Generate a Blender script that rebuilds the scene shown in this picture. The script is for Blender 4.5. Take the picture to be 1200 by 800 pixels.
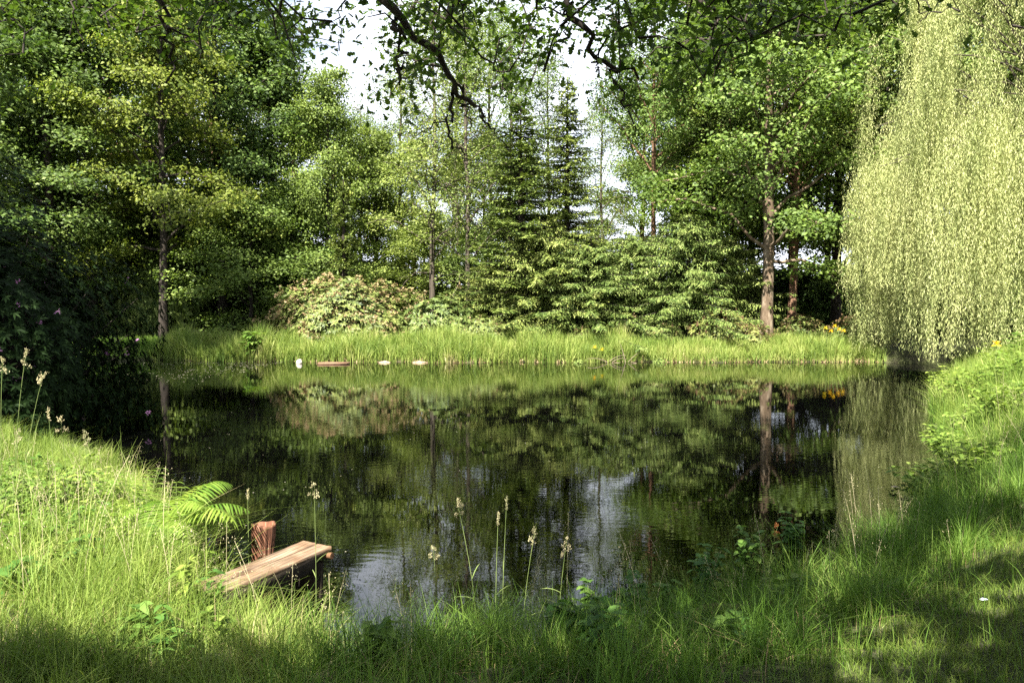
import bpy, math
import numpy as np
R_ = math.radians
# ------------------------------------------------------------------ camera, light, exposure
sc = bpy.context.scene
for o in list(bpy.data.objects): bpy.data.objects.remove(o)
col = sc.collection
F, PITCH, EYE = 950.0, R_(3.0), 2.2
cd = bpy.data.cameras.new('camera'); cam = bpy.data.objects.new('camera', cd); col.objects.link(cam)
cam.location = (0, 0, EYE); cam.rotation_euler = (math.pi/2 - PITCH, 0, 0)
cd.sensor_width = 36; cd.lens = 36*F/1200; cd.clip_start = .05; cd.clip_end = 2000
sc.camera = cam
SUN_AZ, SUN_EL = R_(22), R_(50)          # azimuth measured from straight behind the camera towards the left
S = np.array([-math.sin(SUN_AZ)*math.cos(SUN_EL), -math.cos(SUN_AZ)*math.cos(SUN_EL), math.sin(SUN_EL)])
sl = bpy.data.lights.new('sun', 'SUN'); sl.energy = 5.0; sl.angle = R_(.53); sl.color = (1, .95, .86)
sun = bpy.data.objects.new('sun', sl); col.objects.link(sun)
from mathutils import Vector
sun.rotation_euler = Vector((-S[0], -S[1], -S[2])).to_track_quat('-Z', 'Y').to_euler()
sc.view_settings.view_transform = 'Standard'; sc.view_settings.look = 'None'
sc.view_settings.exposure = 2.2; sc.view_settings.gamma = 1
w = bpy.data.worlds.new('World'); sc.world = w; w.use_nodes = True
nt = w.node_tree; N = nt.nodes; L = nt.links; N.clear()
sky = N.new('ShaderNodeTexSky'); sky.sky_type = 'NISHITA'; sky.sun_disc = False
sky.sun_elevation = SUN_EL; sky.sun_rotation = math.atan2(S[0], S[1])
sky.air_density = 1.0; sky.dust_density = .6; sky.ozone_density = 1.5
tc = N.new('ShaderNodeTexCoord'); mp = N.new('ShaderNodeMapping'); mp.inputs['Scale'].default_value = (1, 1, 2.6)
L.new(tc.outputs['Generated'], mp.inputs[0])
nz = N.new('ShaderNodeTexNoise'); nz.inputs['Scale'].default_value = 2.3; nz.inputs['Detail'].default_value = 7; nz.inputs['Roughness'].default_value = .58
L.new(mp.outputs[0], nz.inputs['Vector'])
rp = N.new('ShaderNodeValToRGB'); rp.color_ramp.elements[0].position = .40; rp.color_ramp.elements[1].position = .58
L.new(nz.outputs['Fac'], rp.inputs[0])
mx = N.new('ShaderNodeMix'); mx.data_type = 'RGBA'
sx = N.new('ShaderNodeSeparateXYZ'); L.new(tc.outputs['Generated'], sx.inputs[0])
hz = N.new('ShaderNodeMapRange'); hz.inputs['From Min'].default_value = .05; hz.inputs['From Max'].default_value = .42; hz.inputs['To Min'].default_value = 1; hz.inputs['To Max'].default_value = 0
L.new(sx.outputs['Z'], hz.inputs['Value']); mxm = N.new('ShaderNodeMath'); mxm.operation = 'MAXIMUM'; L.new(rp.outputs[0], mxm.inputs[0]); L.new(hz.outputs[0], mxm.inputs[1])
L.new(mxm.outputs[0], mx.inputs['Factor']); L.new(sky.outputs[0], mx.inputs[6]); cm = N.new('ShaderNodeMix'); cm.data_type = 'RGBA'; L.new(hz.outputs[0], cm.inputs['Factor'])
cm.inputs[6].default_value = (8.0, 8.5, 9.4, 1); cm.inputs[7].default_value = (13.0, 13.8, 15.6, 1); L.new(cm.outputs[2], mx.inputs[7])
bg = N.new('ShaderNodeBackground'); bg.inputs[1].default_value = .041
L.new(mx.outputs[2], bg.inputs[0]); wo = N.new('ShaderNodeOutputWorld'); L.new(bg.outputs[0], wo.inputs[0])
cy = sc.cycles
cy.max_bounces = 5; cy.diffuse_bounces = 2; cy.glossy_bounces = 2; cy.transmission_bounces = 3; cy.transparent_max_bounces = 4
cy.use_denoising = False
cy.sample_clamp_indirect = 4

# ------------------------------------------------------------------ helpers
def at(px, py, Y):
    """world point on the plane y=Y that the photo shows at pixel (px,py)"""
    a = (400-py)/F; t = math.tan(math.atan(a) - PITCH)
    z = EYE + Y*t
    dep = Y*math.cos(PITCH) - (z-EYE)*math.sin(PITCH)
    return np.array([(px-600)/F*dep, Y, z])
def X(px, Y): return (px-600)/F*Y
def proj(P):
    P = np.atleast_2d(P); z = P[:, 2]-EYE
    dep = P[:, 1]*math.cos(PITCH) - z*math.sin(PITCH); up = P[:, 1]*math.sin(PITCH) + z*math.cos(PITCH)
    d = np.where(dep > .05, dep, np.nan)
    return 600+F*P[:, 0]/d, 400-F*up/d
def unit(v): return v/np.maximum(np.linalg.norm(v, axis=-1, keepdims=True), 1e-9)

class MB:
    """collects quads"""
    def __init__(s): s.v = []; s.f = []; s.n = 0
    def add(s, v, f):
        v = np.asarray(v, float).reshape(-1, 3); f = np.asarray(f, int).reshape(-1, 4)
        s.v.append(v); s.f.append(f+s.n); s.n += len(v)
    def leaves(s, c, d, nrm, ln, wd, fold=.25, curl=.0):
        """rhombic leaf: c base, d direction, nrm normal"""
        c = np.atleast_2d(c); n = len(c)
        if n == 0: return
        d = unit(d); sd = unit(np.cross(d, nrm)); up = np.cross(sd, d)
        ln = np.broadcast_to(ln, n)[:, None]; wd = np.broadcast_to(wd, n)[:, None]
        a = c; b = c+d*ln*.45+sd*wd*.5+up*wd*fold; t = c+d*ln-up*ln*curl; e = c+d*ln*.45-sd*wd*.5+up*wd*fold
        s.add(np.stack([a, b, t, e], 1), np.arange(4*n).reshape(n, 4))
    def longleaves(s, c, d, nrm, ln, wd, bend=.35, seg=3):
        """pointed leaf of several segments that bends down"""
        c = np.atleast_2d(c); n = len(c)
        if n == 0: return
        d = unit(d); sd = unit(np.cross(d, nrm))
        ln = np.broadcast_to(ln, n)[:, None]; wd = np.broadcast_to(wd, n)[:, None]; bend = np.broadcast_to(bend, n)[:, None]
        prof = {2: [.55, 1, .08], 3: [.5, 1, .75, .05], 4: [.5, .95, 1, .6, .04]}[seg]
        vs = []
        for k in range(seg+1):
            t = k/seg
            p = c+d*ln*t+np.array([0, 0, -1.])*ln*bend*t*t
            vs += [p+sd*wd*.5*prof[k], p-sd*wd*.5*prof[k]]
        V = np.stack(vs, 1); m = 2*(seg+1)
        f = np.concatenate([np.array([[2*k, 2*k+1, 2*k+3, 2*k+2]]) for k in range(seg)])
        s.add(V, (f[None]+(np.arange(n)*m)[:, None, None]).reshape(-1, 4))
    def lobed(s, c, d, nrm, ln):
        """oak leaf with a wavy edge"""
        c = np.atleast_2d(c); n = len(c); d = unit(d); sd = unit(np.cross(d, nrm)); up = np.cross(sd, d)
        ln = np.broadcast_to(ln, n)[:, None]
        tt = [0, .18, .3, .45, .57, .74, .86, 1]; ww = [.03, .17, .10, .27, .17, .31, .2, .03]
        vs = []
        for t, q in zip(tt, ww):
            p = c+d*ln*t-up*ln*.18*t*t
            vs += [p+sd*ln*q+up*ln*.05, p, p-sd*ln*q+up*ln*.05]
        V = np.stack(vs, 1); m = 24; f = []
        for k in range(7):
            a = 3*k; f += [[a, a+1, a+4, a+3], [a+1, a+2, a+5, a+4]]
        s.add(V, (np.array(f)[None]+(np.arange(n)*m)[:, None, None]).reshape(-1, 4))
    def tube(s, pts, rad, k=6, caps=False, wob=0, rng=None):
        pts = np.asarray(pts, float); n = len(pts); rad = np.broadcast_to(rad, n).astype(float)
        t = np.gradient(pts, axis=0); t = unit(t)
        ref = np.array([0, 0, 1.]) if abs(t[0, 2]) < .9 else np.array([1., 0, 0])
        a = unit(np.cross(t, ref)); b = np.cross(t, a)
        an = np.arange(k)*2*math.pi/k
        rr = rad[:, None]*np.ones(k)
        if wob and rng is not None: rr = rr*(1+wob*rng.normal(size=(n, k)))
        V = pts[:, None]+rr[..., None]*(np.cos(an)[None, :, None]*a[:, None]+np.sin(an)[None, :, None]*b[:, None])
        f = []
        for i in range(n-1):
            for j in range(k):
                f.append([i*k+j, i*k+(j+1) % k, (i+1)*k+(j+1) % k, (i+1)*k+j])
        s.add(V, f)
        if caps and k % 2 == 0:
            for base in (0, (n-1)*k):
                s.add(V.reshape(-1, 3)[base:base+k], [[0, j, j+1, j+2] for j in range(1, k-2, 2)] if k > 4 else [[0, 1, 2, 3]])
    def box(s, a, b, rot=None, org=None):
        x0, y0, z0 = a; x1, y1, z1 = b
        V = np.array([[x, y, z] for x in (x0, x1) for y in (y0, y1) for z in (z0, z1)], float)
        if rot is not None: V = V@np.asarray(rot).T
        if org is not None: V = V+org
        s.add(V, [[0, 1, 3, 2], [4, 6, 7, 5], [0, 4, 5, 1], [2, 3, 7, 6], [0, 2, 6, 4], [1, 5, 7, 3]])
    def mesh(s, name, mat, smooth=False):
        V = np.concatenate(s.v).astype(np.float32); Fc = np.concatenate(s.f).astype(np.int32)
        m = bpy.data.meshes.new(name); m.vertices.add(len(V)); m.vertices.foreach_set('co', V.ravel())
        m.loops.add(Fc.size); m.loops.foreach_set('vertex_index', Fc.ravel())
        m.polygons.add(len(Fc)); m.polygons.foreach_set('loop_start', np.arange(0, Fc.size, 4, dtype=np.int32))
        m.polygons.foreach_set('loop_total', np.full(len(Fc), 4, dtype=np.int32))
        if smooth: m.polygons.foreach_set('use_smooth', np.ones(len(Fc), dtype=bool))
        m.materials.append(mat); m.update(calc_edges=True); m.validate(); return m
    def build(s, name, mat, parent=None, smooth=False):
        o = bpy.data.objects.new(name, s.mesh(name, mat, smooth)); col.objects.link(o)
        if parent: o.parent = parent
        return o
def tag(o, label=None, cat=None, group=None, kind=None):
    if label: o['label'] = label
    if cat: o['category'] = cat
    if group: o['group'] = group
    if kind: o['kind'] = kind
    return o
def empty(name, loc, rz=0, scale=1):
    o = bpy.data.objects.new(name, None); col.objects.link(o); o.location = loc; o.rotation_euler = (0, 0, rz)
    o.scale = (scale,)*3 if np.isscalar(scale) else scale; o.empty_display_size = .2
    return o
def copy_thing(src, loc, rz, scale, label, group=None):
    r = src.copy(); col.objects.link(r); r.location = loc; r.rotation_euler = (0, 0, rz)
    r.scale = (scale,)*3 if np.isscalar(scale) else scale; r['label'] = label
    if group: r['group'] = group
    elif 'group' in r.keys(): del r['group']
    for ch in list(src.children):
        c = ch.copy(); col.objects.link(c); c.parent = r
        for g in list(ch.children):
            d = g.copy(); col.objects.link(d); d.parent = c
    return r

# ------------------------------------------------------------------ materials
def nodes(name):
    m = bpy.data.materials.new(name); m.use_nodes = True; t = m.node_tree; t.nodes.clear()
    out = t.nodes.new('ShaderNodeOutputMaterial'); return m, t.nodes, t.links, out
def ramp(N, L, fac, stops):
    r = N.new('ShaderNodeValToRGB'); e = r.color_ramp.elements
    while len(e) < len(stops): e.new(.5)
    for k, (p, c) in enumerate(stops): e[k].position = p; e[k].color = (*c, 1)
    L.new(fac, r.inputs[0]); return r
def leafmat(name, cols, transl=.3, spec=.22, rough=.55, nscale=.7, tcol=(1.15, 1.25, .55), objvar=.25, hv=.03, nmap=(1, 1, 1)):
    m, N, L, out = nodes(name)
    g = N.new('ShaderNodeNewGeometry'); tc = N.new('ShaderNodeTexCoord')
    nz = N.new('ShaderNodeTexNoise'); nz.inputs['Scale'].default_value = nscale; nz.inputs['Detail'].default_value = 2
    mp = N.new('ShaderNodeMapping'); mp.inputs['Scale'].default_value = nmap; L.new(tc.outputs['Object'], mp.inputs[0]); L.new(mp.outputs[0], nz.inputs['Vector'])
    mm = N.new('ShaderNodeMath'); mm.operation = 'MULTIPLY_ADD'; L.new(g.outputs['Random Per Island'], mm.inputs[0]); mm.inputs[1].default_value = .55
    m2 = N.new('ShaderNodeMath'); m2.operation = 'MULTIPLY_ADD'; L.new(nz.outputs['Fac'], m2.inputs[0]); m2.inputs[1].default_value = 1.3; m2.inputs[2].default_value = -.42
    L.new(m2.outputs[0], mm.inputs[2])
    r = ramp(N, L, mm.outputs[0], cols)
    oi = N.new('ShaderNodeObjectInfo'); hs = N.new('ShaderNodeHueSaturation')
    a = N.new('ShaderNodeMath'); a.operation = 'MULTIPLY_ADD'; L.new(oi.outputs['Random'], a.inputs[0]); a.inputs[1].default_value = objvar; a.inputs[2].default_value = 1-objvar/2
    b = N.new('ShaderNodeMath'); b.operation = 'MULTIPLY_ADD'; L.new(oi.outputs['Random'], b.inputs[0]); b.inputs[1].default_value = -hv; b.inputs[2].default_value = .5+hv/2
    L.new(a.outputs[0], hs.inputs['Value']); L.new(b.outputs[0], hs.inputs['Hue']); L.new(r.outputs[0], hs.inputs['Color'])
    p = N.new('ShaderNodeBsdfPrincipled'); L.new(hs.outputs[0], p.inputs['Base Color']); p.inputs['Roughness'].default_value = rough
    p.inputs['Specular IOR Level'].default_value = spec
    tm = N.new('ShaderNodeMix'); tm.data_type = 'RGBA'; tm.blend_type = 'MULTIPLY'; tm.inputs['Factor'].default_value = 1
    L.new(hs.outputs[0], tm.inputs[6]); tm.inputs[7].default_value = (*tcol, 1)
    tr = N.new('ShaderNodeBsdfTranslucent'); L.new(tm.outputs[2], tr.inputs[0])
    ms = N.new('ShaderNodeMixShader'); ms.inputs[0].default_value = transl
    L.new(p.outputs[0], ms.inputs[1]); L.new(tr.outputs[0], ms.inputs[2]); L.new(ms.outputs[0], out.inputs[0])
    return m
def roughmat(name, stops, scale=(4, 4, 4), bump=.4, rough=.85, detail=6, spec=.2):
    m, N, L, out = nodes(name)
    tc = N.new('ShaderNodeTexCoord'); mp = N.new('ShaderNodeMapping'); mp.inputs['Scale'].default_value = scale
    L.new(tc.outputs['Object'], mp.inputs[0]); nz = N.new('ShaderNodeTexNoise'); nz.inputs['Scale'].default_value = 1; nz.inputs['Detail'].default_value = detail
    nz.inputs['Roughness'].default_value = .65
    L.new(mp.outputs[0], nz.inputs['Vector']); r = ramp(N, L, nz.outputs['Fac'], stops)
    p = N.new('ShaderNodeBsdfPrincipled'); L.new(r.outputs[0], p.inputs['Base Color']); p.inputs['Roughness'].default_value = rough
    p.inputs['Specular IOR Level'].default_value = spec
    bp = N.new('ShaderNodeBump'); bp.inputs['Strength'].default_value = bump; bp.inputs['Distance'].default_value = .02
    L.new(nz.outputs['Fac'], bp.inputs['Height']); L.new(bp.outputs[0], p.inputs['Normal']); L.new(p.outputs[0], out.inputs[0]); return m

G = {}
G['maple'] = leafmat('maple_leaf', [(.1, (.055, .085, .016)), (.5, (.13, .17, .028)), (.95, (.26, .29, .06))], .34)
G['dark'] = leafmat('dark_leaf', [(.1, (.025, .045, .010)), (.5, (.08, .13, .025)), (.95, (.215, .28, .075))], .3)
G['mid'] = leafmat('mid_leaf', [(.1, (.045, .07, .014)), (.5, (.12, .18, .035)), (.95, (.27, .34, .085))], .33)
G['airy'] = leafmat('airy_leaf', [(.1, (.06, .09, .02)), (.5, (.14, .195, .045)), (.95, (.29, .34, .11))], .38)
G['spruce'] = leafmat('spruce_needle', [(.1, (.03, .05, .012)), (.5, (.10, .14, .028)), (.95, (.26, .30, .07))], .12, nscale=1.6)
G['hemlock'] = leafmat('hemlock_needle', [(.1, (.05, .08, .018)), (.5, (.14, .185, .04)), (.95, (.33, .36, .11))], .15, nscale=1.6)
G['rhodo'] = leafmat('rhododendron_leaf', [(.1, (.04, .065, .016)), (.5, (.13, .165, .04)), (.95, (.25, .275, .08))], .12, spec=.25, rough=.5, nscale=1.2)
G['rhodo_shaded'] = leafmat('shaded_rhododendron_leaf', [(.1, (.004, .009, .002)), (.6, (.009, .019, .005)), (.95, (.02, .036, .01))], .1, spec=.05, rough=.55, nscale=1)  # near-black leaf tones, the shade over this bush is put into the colour
G['rhodo_new'] = leafmat('faded_blossom', [(.1, (.17, .15, .06)), (.5, (.28, .22, .10)), (.95, (.38, .25, .15))], .2, tcol=(1, .9, .7))
G['brownish'] = leafmat('brownish_leaf', [(.1, (.08, .055, .03)), (.5, (.16, .11, .05)), (.95, (.2, .16, .07))], .15)
G['pinkflower'] = leafmat('mauve_petal', [(.1, (.30, .13, .26)), (.9, (.5, .28, .45))], .3, tcol=(1, .8, 1))
G['willow'] = leafmat('willow_leaf', [(.1, (.13, .165, .05)), (.45, (.34, .38, .14)), (.95, (.58, .575, .27))], .32, nscale=1, tcol=(1.1, 1.1, .6), nmap=(2.6, 2.6, .3))
G['oak'] = leafmat('oak_leaf', [(.1, (.025, .05, .01)), (.5, (.06, .10, .018)), (.95, (.12, .17, .035))], .48, nscale=1.5)
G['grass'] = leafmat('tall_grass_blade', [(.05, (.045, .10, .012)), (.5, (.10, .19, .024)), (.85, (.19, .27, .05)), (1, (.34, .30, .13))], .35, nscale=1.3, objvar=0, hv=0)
G['lawn'] = leafmat('lawn_blade', [(.05, (.06, .10, .014)), (.5, (.12, .18, .026)), (.85, (.2, .24, .05)), (1, (.34, .28, .14))], .3, nscale=2.2, objvar=0, hv=0)
G['grasslit'] = leafmat('sunlit_grass_blade', [(.05, (.07, .12, .018)), (.5, (.17, .245, .04)), (.85, (.30, .35, .09)), (1, (.45, .38, .2))], .35, nscale=1.6, objvar=0, hv=0)  # brighter copy of the grass tones, sunlight put into the blade colour
G['reed'] = leafmat('reed_blade', [(.05, (.08, .14, .025)), (.5, (.19, .26, .05)), (.9, (.34, .37, .11)), (1, (.44, .40, .2))], .3, nscale=1.1, objvar=0, hv=0)
G['dry'] = leafmat('dry_blade', [(.1, (.22, .15, .07)), (.9, (.42, .32, .18))], .15, tcol=(1, .9, .7), objvar=0)
G['fern'] = leafmat('fern_leaflet', [(.1, (.08, .15, .016)), (.5, (.16, .24, .03)), (.95, (.26, .33, .07))], .38, objvar=.1)
G['weed'] = leafmat('weed_leaf', [(.1, (.07, .13, .02)), (.5, (.15, .23, .035)), (.95, (.27, .33, .08))], .33, nscale=3)
G['weedshade'] = leafmat('shaded_weed_leaf', [(.1, (.04, .10, .018)), (.5, (.08, .17, .03)), (.95, (.14, .24, .05))], .35, nscale=3)  # darker copy of the weed leaf, shade put into its colour
G['seed'] = leafmat('grass_seed', [(.1, (.30, .27, .14)), (.9, (.55, .50, .30))], .3, tcol=(1, 1, .8))
G['seedrust'] = leafmat('sorrel_seed', [(.1, (.30, .09, .03)), (.9, (.5, .18, .07))], .2, tcol=(1, .8, .7))
G['yellow'] = leafmat('yellow_petal', [(.1, (.75, .50, .02)), (.9, (.85, .62, .04))], .3, tcol=(1, .9, .3))
G['petalfloat'] = leafmat('floating_bit', [(.1, (.28, .24, .14)), (.9, (.6, .55, .45))], .0)
bark = roughmat('grey_bark', [(.3, (.03, .024, .018)), (.55, (.085, .07, .052)), (.75, (.17, .14, .11))], (7, 7, 1.6), .9)
bark_dk = roughmat('dark_bark', [(.3, (.014, .011, .009)), (.6, (.045, .036, .028)), (.8, (.08, .065, .05))], (8, 8, 2), .8)
bark_red = roughmat('reddish_bark', [(.3, (.07, .038, .022)), (.6, (.2, .115, .07)), (.8, (.3, .19, .12))], (7, 7, 1.8), .8)
bark_lit = roughmat('sunlit_patchy_bark', [(.32, (.05, .035, .02)), (.5, (.12, .085, .055)), (.64, (.26, .21, .15))], (5, 5, 1.6), .9)  # pale tones put the sun on this trunk into the bark colour
stem_m = roughmat('green_stem', [(.3, (.10, .15, .04)), (.7, (.22, .27, .09))], (20, 20, 8), .1)

# ------------------------------------------------------------------ terrain
SH = np.array([(-.95, 4.55), (-.35, 4.75), (.5, 5.0), (1.3, 5.35), (2.4, 6.1), (3.4, 7.1), (4.8, 8.8), (6.2, 11.2), (7.6, 14.4), (9.4, 18),
               (11.8, 21.6), (14, 24.4), (14.5, 27), (12.3, 28.5), (10.6, 28.1), (9, 28.35), (6.6, 28.0), (4, 28.5), (2.2, 28.05), (0, 28.2), (-2.2, 27.85), (-4, 28.3), (-6, 28.1), (-7.6, 28.6), (-9.6, 28.4), (-13, 29.4), (-14.6, 27.6),
               (-13, 22), (-9.6, 16.6), (-6.6, 12.2), (-5, 9.9), (-3.6, 8.2), (-2.9, 7.0), (-2.3, 6.1), (-1.6, 5.35)], float)
def sdist(x, y):
    x = np.asarray(x, float); y = np.asarray(y, float); d = np.full(x.shape, 1e9); ins = np.zeros(x.shape, bool)
    n = len(SH)
    for i in range(n):
        a, b = SH[i], SH[(i+1) % n]; e = b-a; l = e@e
        t = np.clip(((x-a[0])*e[0]+(y-a[1])*e[1])/l, 0, 1)
        d = np.minimum(d, np.hypot(x-a[0]-t*e[0], y-a[1]-t*e[1]))
        c = ((a[1] > y) != (b[1] > y)); xi = a[0]+(y-a[1])/(e[1] if abs(e[1]) > 1e-9 else 1e-9)*e[0]
        ins ^= (c & (x < xi))
    return np.where(ins, -d, d)+.06*np.sin(x*3.1+y*1.7)+.05*np.sin(x*1.3-y*4.1)
def sm(t): t = np.clip(t, 0, 1); return t*t*(3-2*t)
def height(x, y):
    x = np.asarray(x, float); y = np.asarray(y, float); d = sdist(x, y)
    top = .58-.2*sm((y-20)/8)
    top = top+.42*np.exp(-((x-10.3)/2.6)**2-((y-14)/5)**2) -.20*np.exp(-((x+4.3)/2.2)**2-((y-7)/2.4)**2)
    top = top+.04*np.sin(x*.9+1)*np.sin(y*.8)+.02*np.sin(x*3.3)*np.cos(y*2.7)
    up = .05+(top-.05)*sm(d/(1.5+.5*np.sin(x*.7)))
    return np.where(d > 0, np.maximum(up*1.0, .02+.25*np.minimum(d, .1)), np.maximum(-1.2, d*.55))
def gx(a, b, s): return np.arange(a, b, s)
xs = np.concatenate([[-600, -300, -150, -90, -60, -45, -35, -28], gx(-22, -8, .5), gx(-8, 10, .14), gx(10, 24, .5), [26, 30, 38, 48, 60, 90, 150, 300, 600]])
ys = np.concatenate([[-600, -300, -120, -60, -30, -18, -12], gx(-8, 1, .5), gx(1, 12, .14), gx(12, 40, .4), [42, 46, 52, 60, 75, 100, 150, 300, 700]])
gxx, gyy = np.meshgrid(xs, ys, indexing='ij'); gz = height(gxx, gyy)
nx, ny = gxx.shape; idx = np.arange(nx*ny).reshape(nx, ny)
gm = MB(); gm.add(np.stack([gxx, gyy, gz], -1), np.stack([idx[:-1, :-1], idx[1:, :-1], idx[1:, 1:], idx[:-1, 1:]], -1))
m_ground, Nn, Ll, out = nodes('soil_and_moss')
tc = Nn.new('ShaderNodeTexCoord'); n1 = Nn.new('ShaderNodeTexNoise'); n1.inputs['Scale'].default_value = 1.1; n1.inputs['Detail'].default_value = 8; n1.inputs['Roughness'].default_value = .7
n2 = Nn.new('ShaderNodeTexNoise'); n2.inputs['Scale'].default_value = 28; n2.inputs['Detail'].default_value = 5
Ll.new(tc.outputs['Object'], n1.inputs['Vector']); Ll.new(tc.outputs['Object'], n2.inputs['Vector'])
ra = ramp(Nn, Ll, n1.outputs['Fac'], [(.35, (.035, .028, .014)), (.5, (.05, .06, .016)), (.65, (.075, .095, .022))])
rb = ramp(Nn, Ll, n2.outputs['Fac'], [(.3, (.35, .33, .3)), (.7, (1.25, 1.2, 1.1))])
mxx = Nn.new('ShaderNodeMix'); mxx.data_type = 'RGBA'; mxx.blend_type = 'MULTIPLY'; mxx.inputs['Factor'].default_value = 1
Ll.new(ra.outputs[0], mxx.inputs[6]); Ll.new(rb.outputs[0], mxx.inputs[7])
pp = Nn.new('ShaderNodeBsdfPrincipled'); pp.inputs['Roughness'].default_value = .95; Ll.new(mxx.outputs[2], pp.inputs['Base Color'])
bb = Nn.new('ShaderNodeBump'); bb.inputs['Distance'].default_value = .04; Ll.new(n2.outputs['Fac'], bb.inputs['Height']); Ll.new(bb.outputs[0], pp.inputs['Normal']); Ll.new(pp.outputs[0], out.inputs[0])
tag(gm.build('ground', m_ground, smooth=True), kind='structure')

# water
m_water, Nn, Ll, out = nodes('pond_water')
tc = Nn.new('ShaderNodeTexCoord')
def wn(scale, sx, sy, det):
    mp = Nn.new('ShaderNodeMapping'); mp.inputs['Scale'].default_value = (sx, sy, 1); Ll.new(tc.outputs['Object'], mp.inputs[0])
    n = Nn.new('ShaderNodeTexNoise'); n.inputs['Scale'].default_value = scale; n.inputs['Detail'].default_value = det; Ll.new(mp.outputs[0], n.inputs['Vector']); return n.outputs['Fac']
def mth(op, a, b):
    m = Nn.new('ShaderNodeMath'); m.operation = op
    for k, q in enumerate((a, b)):
        if isinstance(q, (int, float)): m.inputs[k].default_value = q
        else: Ll.new(q, m.inputs[k])
    return m.outputs[0]
fine = wn(5.5, 1, 2.2, 2); big = wn(1.0, .8, 1.5, 1); mask = wn(.28, 1, 1.3, 2)
mk = mth('MULTIPLY', mth('SUBTRACT', mask, .36), 2.4); mk = mth('MAXIMUM', mk, .12)
wv = Nn.new('ShaderNodeTexWave'); wv.wave_type = 'RINGS'; wv.rings_direction = 'SPHERICAL'; wv.inputs['Scale'].default_value = 2.6; wv.inputs['Distortion'].default_value = 1.2; wv.inputs['Detail'].default_value = 1
mpw = Nn.new('ShaderNodeMapping'); mpw.vector_type = 'TEXTURE'; mpw.inputs['Location'].default_value = (-1.35, 5.9, 0); Ll.new(tc.outputs['Object'], mpw.inputs[0]); Ll.new(mpw.outputs[0], wv.inputs['Vector'])
ln_ = Nn.new('ShaderNodeVectorMath'); ln_.operation = 'LENGTH'; Ll.new(mpw.outputs[0], ln_.inputs[0])
fall = mth('MAXIMUM', mth('SUBTRACT', 1.0, mth('MULTIPLY', ln_.outputs['Value'], .5)), 0.0)
h = mth('ADD', mth('MULTIPLY', mth('MULTIPLY', fine, mk), .55), mth('MULTIPLY', big, .35))
h = mth('ADD', h, mth('MULTIPLY', mth('MULTIPLY', wv.outputs['Fac'], fall), .05))
bp = Nn.new('ShaderNodeBump'); bp.inputs['Strength'].default_value = 1; bp.inputs['Distance'].default_value = .0031
Ll.new(h, bp.inputs['Height'])
pp = Nn.new('ShaderNodeBsdfPrincipled'); pp.inputs['Base Color'].default_value = (.001, .001, .001, 1); pp.inputs['Roughness'].default_value = .015
pp.inputs['IOR'].default_value = 1.34; pp.inputs['Specular IOR Level'].default_value = 1.0
Ll.new(bp.outputs[0], pp.inputs['Normal']); Ll.new(pp.outputs[0], out.inputs[0])
wm = MB(); wx = np.linspace(-16.5, 17, 12); wy = np.linspace(3.5, 31, 12); a, b = np.meshgrid(wx, wy, indexing='ij'); ii = np.arange(144).reshape(12, 12)
wm.add(np.stack([a, b, 0*a], -1), np.stack([ii[:-1, :-1], ii[1:, :-1], ii[1:, 1:], ii[:-1, 1:]], -1))
tag(wm.build('pond_water', m_water), kind='structure')

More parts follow.
